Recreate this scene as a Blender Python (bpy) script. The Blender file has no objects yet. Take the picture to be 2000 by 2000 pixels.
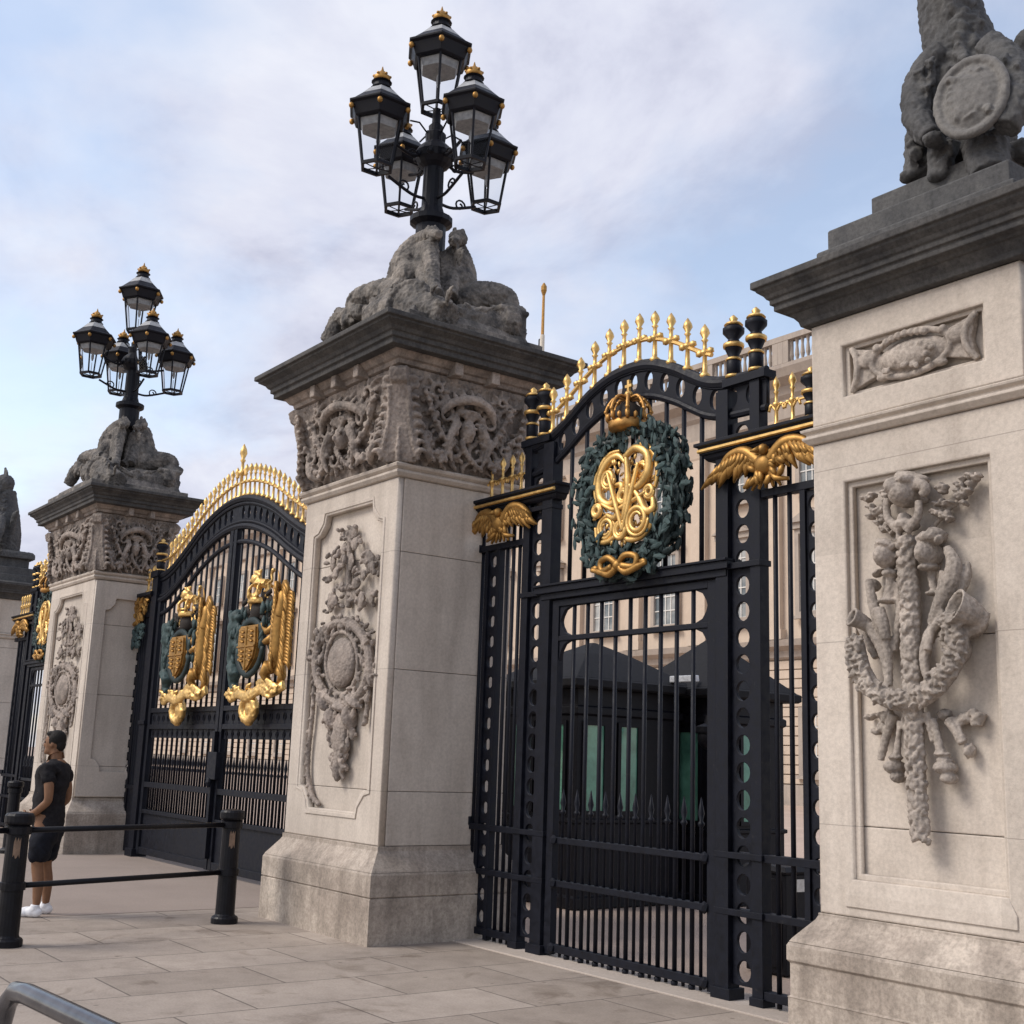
import bpy, bmesh, math, random
from mathutils import Vector, Matrix, Euler, noise
random.seed(7)
PI = math.pi
sc = bpy.context.scene
COL = sc.collection

# ------------------------------------------------------------------ camera model
F = 2373.5
YAW, PITCH, ROLL, EYE = math.radians(53.678), math.radians(11.537), math.radians(2.022), 1.65
fw = Vector((-math.sin(YAW)*math.cos(PITCH), math.cos(YAW)*math.cos(PITCH), math.sin(PITCH)))
r0 = Vector((math.cos(YAW), math.sin(YAW), 0)); u0 = r0.cross(fw)
RT = r0*math.cos(ROLL) + u0*math.sin(ROLL)
UP = -r0*math.sin(ROLL) + u0*math.cos(ROLL)
def at(px, py, Y):
    """point of the photograph (2000 px wide) on the vertical plane y = Y, in metres"""
    d = RT*((px-1000)/F) - UP*((py-1000)/F) + fw
    k = Y/d.y
    return Vector((d.x*k, Y, EYE+d.z*k))
def atz(px, py, z):
    d = RT*((px-1000)/F) - UP*((py-1000)/F) + fw
    k = (z-EYE)/d.z
    return Vector((d.x*k, d.y*k, z))
def scl(px, py, Y):
    a = at(px, py, Y)
    return abs(at(px+1, py, Y).x-a.x), abs(at(px, py+1, Y).z-a.z)

# ------------------------------------------------------------------ materials
def nmat(name, base, rough=.8, metal=0.0, spec=.3):
    m = bpy.data.materials.new(name); m.use_nodes = True
    nt = m.node_tree; b = nt.nodes['Principled BSDF']
    b.inputs['Base Color'].default_value = (*base, 1)
    b.inputs['Roughness'].default_value = rough
    b.inputs['Metallic'].default_value = metal
    b.inputs['Specular IOR Level'].default_value = spec
    return m, nt, b
def N(nt, t, **k):
    n = nt.nodes.new(t)
    for a, v in k.items():
        if a in n.inputs: n.inputs[a].default_value = v
        else: setattr(n, a, v)
    return n
def noise_node(nt, vec, scale, detail=6, rough=.6, dist=0.0):
    n = N(nt, 'ShaderNodeTexNoise'); n.inputs['Scale'].default_value = scale
    n.inputs['Detail'].default_value = detail; n.inputs['Roughness'].default_value = rough
    n.inputs['Distortion'].default_value = dist
    nt.links.new(vec, n.inputs['Vector']); return n
def ramp(nt, fac, stops):
    r = N(nt, 'ShaderNodeValToRGB'); e = r.color_ramp.elements
    while len(e) < len(stops): e.new(.5)
    for i, (p, c) in enumerate(stops):
        e[i].position = p; e[i].color = (*c, 1) if len(c) == 3 else c
    nt.links.new(fac, r.inputs['Fac']); return r
def mixc(nt, fac, a, b, mode='MIX'):
    m = N(nt, 'ShaderNodeMix', data_type='RGBA', blend_type=mode)
    for s, v in ((0, fac), (6, a), (7, b)):
        if hasattr(v, 'links') or hasattr(v, 'is_output'): nt.links.new(v, m.inputs[s])
        else: m.inputs[s].default_value = v if s == 0 else (*v, 1)
    return m.outputs[2]
def mapped(nt, scale):
    g = N(nt, 'ShaderNodeNewGeometry'); mp = N(nt, 'ShaderNodeMapping')
    mp.inputs['Scale'].default_value = scale
    nt.links.new(g.outputs['Position'], mp.inputs['Vector']); return mp.outputs['Vector']
def bump(nt, b, h, strength, dist=.01):
    n = N(nt, 'ShaderNodeBump'); n.inputs['Strength'].default_value = strength
    n.inputs['Distance'].default_value = dist
    nt.links.new(h, n.inputs['Height']); nt.links.new(n.outputs['Normal'], b.inputs['Normal'])

def stone(name, light, dark, soot, soot_amt, streak=.35, rough=.85, fine=.35, joints=False):
    m, nt, b = nmat(name, light, rough)
    P = mapped(nt, (1, 1, 1)); S = mapped(nt, (2.6, 2.6, .35))
    n1 = noise_node(nt, P, 1.7, 8, .62); n2 = noise_node(nt, S, 1.6, 6, .6, .3); n3 = noise_node(nt, P, 38, 4, .7)
    c = mixc(nt, ramp(nt, n1.outputs['Fac'], [(.32, (0, 0, 0)), (.7, (1, 1, 1))]).outputs['Color'], dark, light)
    st = ramp(nt, n2.outputs['Fac'], [(.46, (0, 0, 0)), (.68, (streak,)*3)])
    c = mixc(nt, st.outputs['Color'], c, soot)
    n4 = noise_node(nt, P, 5.5, 9, .7, .4)
    sm = ramp(nt, n4.outputs['Fac'], [(max(0, .62-soot_amt*.45), (0, 0, 0)), (min(1, .82-soot_amt*.3), (min(1, soot_amt*1.4),)*3)])
    c = mixc(nt, sm.outputs['Color'], c, soot)
    sp = ramp(nt, n3.outputs['Fac'], [(.3, (1-fine,)*3), (.62, (1.06,)*3)])
    c = mixc(nt, 1.0, c, sp.outputs['Color'], 'MULTIPLY')
    if joints:
        g = N(nt, 'ShaderNodeSeparateXYZ'); nt.links.new(P, g.inputs[0])
        a1 = N(nt, 'ShaderNodeMath', operation='MULTIPLY_ADD'); nt.links.new(g.outputs['Z'], a1.inputs[0]); a1.inputs[1].default_value = 1/1.12; a1.inputs[2].default_value = .5-.21/1.12
        fr = N(nt, 'ShaderNodeMath', operation='FRACT'); nt.links.new(a1.outputs[0], fr.inputs[0])
        sb = N(nt, 'ShaderNodeMath', operation='SUBTRACT'); nt.links.new(fr.outputs[0], sb.inputs[0]); sb.inputs[1].default_value = .5
        ab1 = N(nt, 'ShaderNodeMath', operation='ABSOLUTE'); nt.links.new(sb.outputs[0], ab1.inputs[0])
        lt = N(nt, 'ShaderNodeMath', operation='LESS_THAN'); nt.links.new(ab1.outputs[0], lt.inputs[0]); lt.inputs[1].default_value = .0028
        ml = N(nt, 'ShaderNodeMath', operation='MULTIPLY'); nt.links.new(lt.outputs[0], ml.inputs[0]); ml.inputs[1].default_value = .5
        c = mixc(nt, ml.outputs[0], c, tuple(x*.4 for x in dark))
        fl = N(nt, 'ShaderNodeMath', operation='FLOOR'); nt.links.new(a1.outputs[0], fl.inputs[0])
        fx_ = N(nt, 'ShaderNodeMath', operation='MULTIPLY_ADD'); nt.links.new(g.outputs['X'], fx_.inputs[0]); fx_.inputs[1].default_value = .31; fx_.inputs[2].default_value = .2
        fl2 = N(nt, 'ShaderNodeMath', operation='FLOOR'); nt.links.new(fx_.outputs[0], fl2.inputs[0])
        cbn = N(nt, 'ShaderNodeCombineXYZ'); nt.links.new(fl.outputs[0], cbn.inputs[0]); nt.links.new(fl2.outputs[0], cbn.inputs[1])
        wn = N(nt, 'ShaderNodeTexWhiteNoise'); nt.links.new(cbn.outputs[0], wn.inputs['Vector'])
        c = mixc(nt, 1.0, c, ramp(nt, wn.outputs['Value'], [(0, (.90, .89, .88)), (1, (1.04, 1.03, 1.02))]).outputs['Color'], 'MULTIPLY')
    nt.links.new(c, b.inputs['Base Color'])
    nb = noise_node(nt, P, 70, 5, .7)
    bump(nt, b, nb.outputs['Fac'], .35, .006)
    return m
M = {}
M['stone'] = stone('portland_stone', (.60, .535, .468), (.49, .432, .375), (.30, .255, .215), .17, .38, fine=.14, joints=True)
M['stone_plinth'] = stone('weathered_plinth_stone', (.56, .485, .41), (.36, .30, .25), (.17, .14, .115), .38, .6, fine=.32)
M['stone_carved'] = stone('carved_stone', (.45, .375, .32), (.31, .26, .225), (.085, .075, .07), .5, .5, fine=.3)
M['stone_relief'] = stone('relief_stone', (.50, .435, .375), (.38, .325, .28), (.11, .095, .082), .42, .4, fine=.38)  # soot and speckle deepened to stand in for shadow between the carvings
M['stone_sooty'] = stone('sooty_stone', (.115, .108, .10), (.065, .063, .062), (.022, .023, .027), .4, .6, fine=.4)
M['stone_statue'] = stone('lichened_sculpture_stone', (.40, .35, .30), (.18, .165, .15), (.03, .031, .034), .62, .6, fine=.35)
M['stone_grey'] = stone('dark_grey_statue_stone', (.125, .121, .118), (.08, .08, .08), (.028, .03, .035), .35, .4, fine=.35)
M['stone_shield'] = stone('grey_shield_stone', (.21, .20, .185), (.16, .152, .145), (.07, .07, .072), .25, .3, fine=.3)
M['palace'] = stone('palace_stone', (.56, .455, .36), (.50, .405, .32), (.36, .29, .23), .12, .2, fine=.1)
M['palace_trim'] = stone('palace_trim_stone', (.40, .34, .285), (.33, .28, .24), (.2, .17, .15), .2, .3, fine=.1)

def iron(name, col, rough=.42):
    m, nt, b = nmat(name, col, rough, 0, .22)
    P = mapped(nt, (1, 1, 1)); n = noise_node(nt, P, 14, 6, .65)
    c = ramp(nt, n.outputs['Fac'], [(.35, tuple(x*.75 for x in col)), (.7, tuple(x*1.5 for x in col))])
    nd = noise_node(nt, P, 26, 7, .75, .5); dm = ramp(nt, nd.outputs['Fac'], [(.60, (0, 0, 0)), (.74, (.55,)*3)])
    nt.links.new(mixc(nt, dm.outputs['Color'], c.outputs['Color'], (.045, .04, .036)), b.inputs['Base Color'])
    r = ramp(nt, n.outputs['Fac'], [(.3, (rough*.8,)*3), (.7, (min(1, rough*1.4),)*3)])
    nt.links.new(r.outputs['Color'], b.inputs['Roughness'])
    bump(nt, b, noise_node(nt, P, 60, 3).outputs['Fac'], .12, .004); return m
M['iron'] = iron('black_painted_iron', (.0045, .0055, .0105), .5)
M['bollard'] = iron('black_bollard_paint', (.0045, .0045, .007), .4)
M['lamp_iron'] = iron('lamp_black_iron', (.0045, .005, .009), .45)
M['bronze'] = iron('dark_green_bronze', (.014, .024, .025), .5)
M['bronze_pale'] = iron('verdigris_bronze', (.042, .066, .066), .55)
M['soot_iron'] = iron('brown_black_iron', (.022, .017, .014), .6)

def gold(name, col, rough):
    m, nt, b = nmat(name, col, rough, .85, .5)
    P = mapped(nt, (1, 1, 1)); n = noise_node(nt, P, 9, 7, .65)
    c = ramp(nt, n.outputs['Fac'], [(.3, tuple(x*.55 for x in col)), (.6, col)])
    nt.links.new(c.outputs['Color'], b.inputs['Base Color'])
    bump(nt, b, noise_node(nt, P, 45, 4).outputs['Fac'], .3, .006); return m
M['gold'] = gold('gilding', (.80, .52, .19), .45)
M['gold_dull'] = gold('dull_gilding', (.43, .24, .072), .52)
M['gold_red'] = gold('red_gilding', (.50, .27, .085), .5)

def glassmat(name, tint, refl):
    m = bpy.data.materials.new(name); m.use_nodes = True; nt = m.node_tree
    nt.nodes.remove(nt.nodes['Principled BSDF']); out = nt.nodes['Material Output']
    t = N(nt, 'ShaderNodeBsdfTransparent'); t.inputs['Color'].default_value = (*tint, 1)
    g = N(nt, 'ShaderNodeBsdfGlossy'); g.inputs['Roughness'].default_value = .06
    mx = N(nt, 'ShaderNodeMixShader'); fr = N(nt, 'ShaderNodeLayerWeight'); fr.inputs['Blend'].default_value = refl
    P = mapped(nt, (1, 1, 1)); n = noise_node(nt, P, 6, 4)
    nb = N(nt, 'ShaderNodeBump'); nb.inputs['Strength'].default_value = .08
    nt.links.new(n.outputs['Fac'], nb.inputs['Height']); nt.links.new(nb.outputs['Normal'], g.inputs['Normal'])
    nt.links.new(fr.outputs['Fresnel'], mx.inputs['Fac']); nt.links.new(t.outputs[0], mx.inputs[1]); nt.links.new(g.outputs[0], mx.inputs[2])
    nt.links.new(mx.outputs[0], out.inputs['Surface']); return m
M['lamp_glass'] = glassmat('clear_lantern_glass', (.93, .94, .95), .12)
m, nt, b = nmat('window_glass', (.16, .18, .19), .12, 0, .6); M['window_glass'] = m
P = mapped(nt, (.4, .4, .4)); c = ramp(nt, noise_node(nt, P, 1.2, 3).outputs['Fac'], [(.4, (.10, .12, .13)), (.62, (.38, .38, .36))]); nt.links.new(c.outputs['Color'], b.inputs['Base Color'])
m, nt, b = nmat('green_tinted_glass', (.08, .25, .18), .12, 0, .6); M['green_glass'] = m
P = mapped(nt, (1, 1, 1)); c = ramp(nt, noise_node(nt, P, 3.2, 5).outputs['Fac'], [(.3, (.05, .14, .10)), (.7, (.14, .36, .26))]); nt.links.new(c.outputs['Color'], b.inputs['Base Color'])
def plain(name, col, rough=.6, metal=0, var=.25, sc_=20):
    m, nt, b = nmat(name, col, rough, metal, .2)
    P = mapped(nt, (1, 1, 1)); n = noise_node(nt, P, sc_, 5)
    c = ramp(nt, n.outputs['Fac'], [(.3, tuple(x*(1-var) for x in col)), (.7, tuple(min(1, x*(1+var)) for x in col))])
    nt.links.new(c.outputs['Color'], b.inputs['Base Color'])
    bump(nt, b, n.outputs['Fac'], .15, .004); return m
M['white'] = plain('white_joinery', (.62, .60, .56), .5)
M['lead'] = plain('grey_reflector', (.32, .325, .33), .5)
M['kiosk'] = plain('kiosk_black', (.005, .005, .008), .5)
M['kiosk_roof'] = plain('kiosk_slate', (.012, .012, .014), .75)
M['steel'] = plain('scuffed_steel_tube', (.11, .11, .12), .22, .75)
M['skin'] = plain('brown_skin', (.20, .105, .06), .5, 0, .12)
M['hair'] = plain('black_hair', (.012, .010, .009), .7)
M['shirt'] = plain('black_cotton', (.014, .013, .015), .9, 0, .4, 30)
M['shorts'] = plain('black_shorts_cloth', (.008, .009, .014), .85, 0, .4, 30)
M['shoe'] = plain('white_trainer', (.72, .72, .74), .5, 0, .08)
M['patch_tan'] = plain('tan_patch_tone', (.20, .135, .095), .7)
M['pole_white'] = plain('white_pole_paint', (.62, .56, .47), .5)
M['roofing'] = plain('roof_lead', (.25, .25, .26), .6)
M['eave_glint'] = plain('painted_eave_glint', (.55, .56, .58), .3)  # pale colour imitating a bright reflection on the eave

# pavement slabs
m, nt, b = nmat('pavement_slabs', (.3, .27, .24), .78); M['pavement'] = m
g = N(nt, 'ShaderNodeNewGeometry'); mp = N(nt, 'ShaderNodeMapping'); mp.inputs['Rotation'].default_value = (0, 0, math.radians(90)); mp.inputs['Location'].default_value = (.31, .12, 0)
nt.links.new(g.outputs['Position'], mp.inputs['Vector'])
bk = N(nt, 'ShaderNodeTexBrick'); nt.links.new(mp.outputs['Vector'], bk.inputs['Vector'])
bk.offset = .5; bk.inputs['Scale'].default_value = 1; bk.inputs['Brick Width'].default_value = 1.15; bk.inputs['Row Height'].default_value = .76
bk.inputs['Mortar Size'].default_value = .009; bk.inputs['Mortar Smooth'].default_value = .35; bk.inputs['Bias'].default_value = 0
bk.inputs['Color1'].default_value = (.315, .270, .230, 1); bk.inputs['Color2'].default_value = (.395, .342, .295, 1); bk.inputs['Mortar'].default_value = (.17, .145, .125, 1)
P = g.outputs['Position']
n1 = noise_node(nt, P, .8, 7, .65); n2 = noise_node(nt, P, 55, 4, .7); n3 = noise_node(nt, P, 4, 8, .7)
c = mixc(nt, 1.0, bk.outputs['Color'], ramp(nt, n1.outputs['Fac'], [(.3, (.78, .76, .75)), (.7, (1.1, 1.08, 1.06))]).outputs['Color'], 'MULTIPLY')
c = mixc(nt, 1.0, c, ramp(nt, n3.outputs['Fac'], [(.3, (.80, .79, .78)), (.55, (1, 1, 1))]).outputs['Color'], 'MULTIPLY')
c = mixc(nt, 1.0, c, ramp(nt, n2.outputs['Fac'], [(.3, (.82,)*3), (.7, (1.1,)*3)]).outputs['Color'], 'MULTIPLY')
vo = N(nt, 'ShaderNodeTexVoronoi'); vo.inputs['Scale'].default_value = 3.2; nt.links.new(P, vo.inputs['Vector'])
c = mixc(nt, 1.0, c, ramp(nt, vo.outputs['Distance'], [(.045, (.62, .60, .58)), (.075, (1, 1, 1))]).outputs['Color'], 'MULTIPLY')
n5 = noise_node(nt, P, 1.7, 5, .6, 1.2); c = mixc(nt, 1.0, c, ramp(nt, n5.outputs['Fac'], [(.30, (.66, .63, .60)), (.42, (1, 1, 1))]).outputs['Color'], 'MULTIPLY')
nt.links.new(c, b.inputs['Base Color'])
mh = N(nt, 'ShaderNodeMath', operation='MULTIPLY_ADD'); nt.links.new(n2.outputs['Fac'], mh.inputs[0]); mh.inputs[1].default_value = .15
inv = N(nt, 'ShaderNodeMath', operation='SUBTRACT'); inv.inputs[0].default_value = 1; nt.links.new(bk.outputs['Fac'], inv.inputs[1]); nt.links.new(inv.outputs[0], mh.inputs[2])
bump(nt, b, mh.outputs[0], .5, .008)
def gravel(name, c1, c2, s=60):
    m, nt, b = nmat(name, c1, .9); P = mapped(nt, (1, 1, 1))
    n = noise_node(nt, P, s, 5, .7); n2 = noise_node(nt, P, .5, 6, .6)
    c = ramp(nt, n.outputs['Fac'], [(.3, c2), (.65, c1)])
    c = mixc(nt, 1.0, c.outputs['Color'], ramp(nt, n2.outputs['Fac'], [(.3, (.85,)*3), (.7, (1.08,)*3)]).outputs['Color'], 'MULTIPLY')
    nt.links.new(c, b.inputs['Base Color']); bump(nt, b, n.outputs['Fac'], .5, .01); return m
M['forecourt'] = gravel('pinkish_forecourt_gravel', (.50, .385, .31), (.38, .29, .235))
M['drive'] = gravel('reddish_drive_tarmac', (.33, .272, .235), (.25, .205, .178))
M['kerb'] = gravel('granite_threshold', (.44, .38, .33), (.36, .31, .27), 40)

# ------------------------------------------------------------------ mesh helpers
ORG = {}
def org(parent):
    return ORG.get(parent.name, Vector((0, 0, 0))) if parent else Vector((0, 0, 0))
class MB:
    def __init__(s): s.bm = bmesh.new()
    def box(s, x0, x1, y0, y1, z0, z1):
        v = [s.bm.verts.new((x, y, z)) for x in (x0, x1) for y in (y0, y1) for z in (z0, z1)]
        for f in ((0, 1, 3, 2), (4, 6, 7, 5), (0, 4, 5, 1), (2, 3, 7, 6), (0, 2, 6, 4), (1, 5, 7, 3)):
            s.bm.faces.new([v[i] for i in f])
        return s
    def rings(s, loops, cap=True):
        R = [[s.bm.verts.new(p) for p in L] for L in loops]
        n = len(R[0])
        for a, b_ in zip(R, R[1:]):
            for i in range(n):
                s.bm.faces.new((a[i], a[(i+1) % n], b_[(i+1) % n], b_[i]))
        if cap:
            s.bm.faces.new(R[0][::-1]); s.bm.faces.new(R[-1])
        return s
    def square(s, x0, x1, y0, y1, prof):
        """rectangular moulding: prof = [(offset, z)...] bottom to top"""
        return s.rings([[(x0-o, y0-o, z), (x1+o, y0-o, z), (x1+o, y1+o, z), (x0-o, y1+o, z)] for o, z in prof])
    def lathe(s, c, prof, n=16, rot=0.0):
        return s.rings([[(c[0]+r*math.cos(2*PI*i/n+rot), c[1]+r*math.sin(2*PI*i/n+rot), c[2]+z) for i in range(n)] for r, z in prof])
    def tube(s, pts, r, n=8, flat=1.0):
        pts = [Vector(p) for p in pts]
        rr = r if isinstance(r, (list, tuple)) else [r]*len(pts)
        loops = []; up = None
        for i, p in enumerate(pts):
            t = (pts[min(i+1, len(pts)-1)] - pts[max(i-1, 0)]).normalized()
            if up is None:
                up = Vector((0, -1, 0)) if abs(t.y) < .9 else Vector((1, 0, 0))
            a = t.cross(up)
            if a.length < 1e-5: a = t.cross(Vector((0, 0, 1)))
            a.normalize(); b2 = a.cross(t).normalized(); up = b2
            loops.append([p + (a*math.cos(2*PI*k/n) + b2*math.sin(2*PI*k/n)*flat)*rr[i] for k in range(n)])
        return s.rings(loops)
    def blob(s, c, r, rot=(0, 0, 0), sub=2):
        if not isinstance(r, (tuple, list)): r = (r, r, r)
        mt = Matrix.Translation(Vector(c)) @ Euler(rot).to_matrix().to_4x4() @ Matrix.Diagonal((*r, 1))
        bmesh.ops.create_icosphere(s.bm, subdivisions=sub, radius=1, matrix=mt); return s
    def prism(s, poly, y0, y1):
        """polygon in x-z extruded along y"""
        return s.rings([[(x, y0, z) for x, z in poly], [(x, y1, z) for x, z in poly]])
    def merge(s, me, off=(0, 0, 0)):
        k = len(s.bm.verts); s.bm.from_mesh(me); s.bm.verts.ensure_lookup_table()
        bmesh.ops.translate(s.bm, vec=off, verts=s.bm.verts[k:]); return s
    def build(s, name, mat, parent=None, smooth=False, bevel=0, loc=None, remesh=0, disp=0, dscale=.06, relax=0):
        bmesh.ops.recalc_face_normals(s.bm, faces=s.bm.faces)
        o0 = org(parent) if parent else (Vector(loc) if loc is not None else Vector((0, 0, 0)))
        bmesh.ops.translate(s.bm, vec=-o0, verts=s.bm.verts)
        me = bpy.data.meshes.new(name); s.bm.to_mesh(me); s.bm.free()
        o = bpy.data.objects.new(name, me); COL.objects.link(o)
        if parent: o.parent = parent; ORG[o.name] = o0
        elif loc is not None: o.location = loc; ORG[o.name] = o0
        me.materials.append(M[mat])
        if remesh:
            md = o.modifiers.new('r', 'REMESH'); md.mode = 'VOXEL'; md.voxel_size = remesh
            if relax:
                md = o.modifiers.new('s', 'SMOOTH'); md.iterations = relax; md.factor = .5
                if relax >= 10: md = o.modifiers.new('u', 'SUBSURF'); md.levels = md.render_levels = 1
            if disp:
                key = 'carve%.3f' % dscale
                tx = bpy.data.textures.get(key)
                if not tx:
                    tx = bpy.data.textures.new(key, 'CLOUDS'); tx.noise_scale = dscale; tx.noise_depth = 4
                md = o.modifiers.new('d', 'DISPLACE'); md.texture = tx; md.strength = disp; md.texture_coords = 'LOCAL'; md.mid_level = .5
            freeze(o)
        if smooth:
            for p in o.data.polygons: p.use_smooth = True
        if bevel:
            md = o.modifiers.new('b', 'BEVEL'); md.width = bevel; md.segments = 2; md.limit_method = 'ANGLE'; md.angle_limit = math.radians(40)
        return o
def freeze(o):
    dg = bpy.context.evaluated_depsgraph_get(); dg.update()
    me = bpy.data.meshes.new_from_object(o.evaluated_get(dg))
    me.name = o.data.name; old = o.data; o.modifiers.clear(); o.data = me; bpy.data.meshes.remove(old)
def plate(outer, holes, y0, y1, bev=0):
    """flat plate in x-z with holes, thickness y0..y1; returned as a mesh"""
    cu = bpy.data.curves.new('plate', 'CURVE'); cu.dimensions = '2D'; cu.fill_mode = 'BOTH'
    cu.extrude = abs(y1-y0)/2-bev
    if bev: cu.bevel_depth = bev; cu.bevel_resolution = 1; cu.offset = -bev
    for loop in [outer]+holes:
        sp = cu.splines.new('POLY'); sp.points.add(len(loop)-1); sp.use_cyclic_u = True
        for p, (x, z) in zip(sp.points, loop): p.co = (x, z, 0, 1)
    o = bpy.data.objects.new('plate', cu); COL.objects.link(o)
    dg = bpy.context.evaluated_depsgraph_get(); dg.update()
    me = bpy.data.meshes.new_from_object(o.evaluated_get(dg))
    bpy.data.objects.remove(o); bpy.data.curves.remove(cu)
    ym = (y0+y1)/2
    me.transform(Matrix(((1, 0, 0, 0), (0, 0, -1, ym), (0, 1, 0, 0), (0, 0, 0, 1))))
    return me
def rect(x0, x1, z0, z1): return [(x0, z0), (x1, z0), (x1, z1), (x0, z1)]
def ell(cx, cz, rx, rz, n=16): return [(cx+rx*math.cos(2*PI*i/n), cz+rz*math.sin(2*PI*i/n)) for i in range(n)]
def notched(x0, x1, z0, z1, c):
    """rectangle with scooped corners"""
    return [(x0, z0+c), (x0+c*.45, z0+c*.9), (x0+c*.9, z0+c*.45), (x0+c, z0), (x1-c, z0), (x1-c*.9, z0+c*.45), (x1-c*.45, z0+c*.9), (x1, z0+c),
            (x1, z1-c), (x1-c*.45, z1-c*.9), (x1-c*.9, z1-c*.45), (x1-c, z1), (x0+c, z1), (x0+c*.9, z1-c*.45), (x0+c*.45, z1-c*.9), (x0, z1-c)]
def catmull(pts, k=6):
    pts = [Vector(p) for p in pts]; out = []
    for i in range(len(pts)-1):
        p0 = pts[max(i-1, 0)]; p1 = pts[i]; p2 = pts[i+1]; p3 = pts[min(i+2, len(pts)-1)]
        for j in range(k):
            t = j/k
            out.append(.5*((2*p1)+(-p0+p2)*t+(2*p0-5*p1+4*p2-p3)*t*t+(-p0+3*p1-3*p2+p3)*t**3))
    out.append(pts[-1]); return out
def thing(name, label, cat, loc, group=None):
    o = bpy.data.objects.new(name, None); COL.objects.link(o); o.location = loc; o.empty_display_size = .2
    ORG[o.name] = Vector(loc)
    o['label'] = label; o['category'] = cat
    if group: o['group'] = group
    return o
def tag(o, label, cat, group=None):
    o['label'] = label; o['category'] = cat
    if group: o['group'] = group
    return o
def struct(o): o['kind'] = 'structure'; return o
def tree(o, parent=None):
    c = o.copy(); COL.objects.link(c); c.parent = parent
    for ch in list(o.children): tree(ch, c)
    return c
def place(o, loc, label, group=None):
    c = tree(o); c.location = loc; c['label'] = label
    if group: c['group'] = group
    return c

# ------------------------------------------------------------------ ground
struct(MB().box(-600, 600, -400, 600, -.6, -.012).build('ground', 'forecourt'))
struct(MB().box(-90, 60, -40, 6.62, -.3, 0).build('pavement', 'pavement'))
struct(MB().box(-19.3, -12.6, -2.0, 12, -.2, .004).build('carriage_drive', 'drive'))
struct(MB().box(-11.6, -4.9, 6.62, 7.2, -.3, .012).build('threshold', 'kerb', bevel=.006))

# ------------------------------------------------------------------ piers
def leafspray(mb, c, n, r, spread, ydir=-1):
    for i in range(n):
        a = 2*PI*i/n+random.random()*.6
        d = Vector((math.cos(a)*spread, ydir*random.uniform(0, .3)*spread, math.sin(a)*spread))
        mb.blob(Vector(c)+d, (r, r*.45, r*.55), (0, -a, 0), 1)

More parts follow.
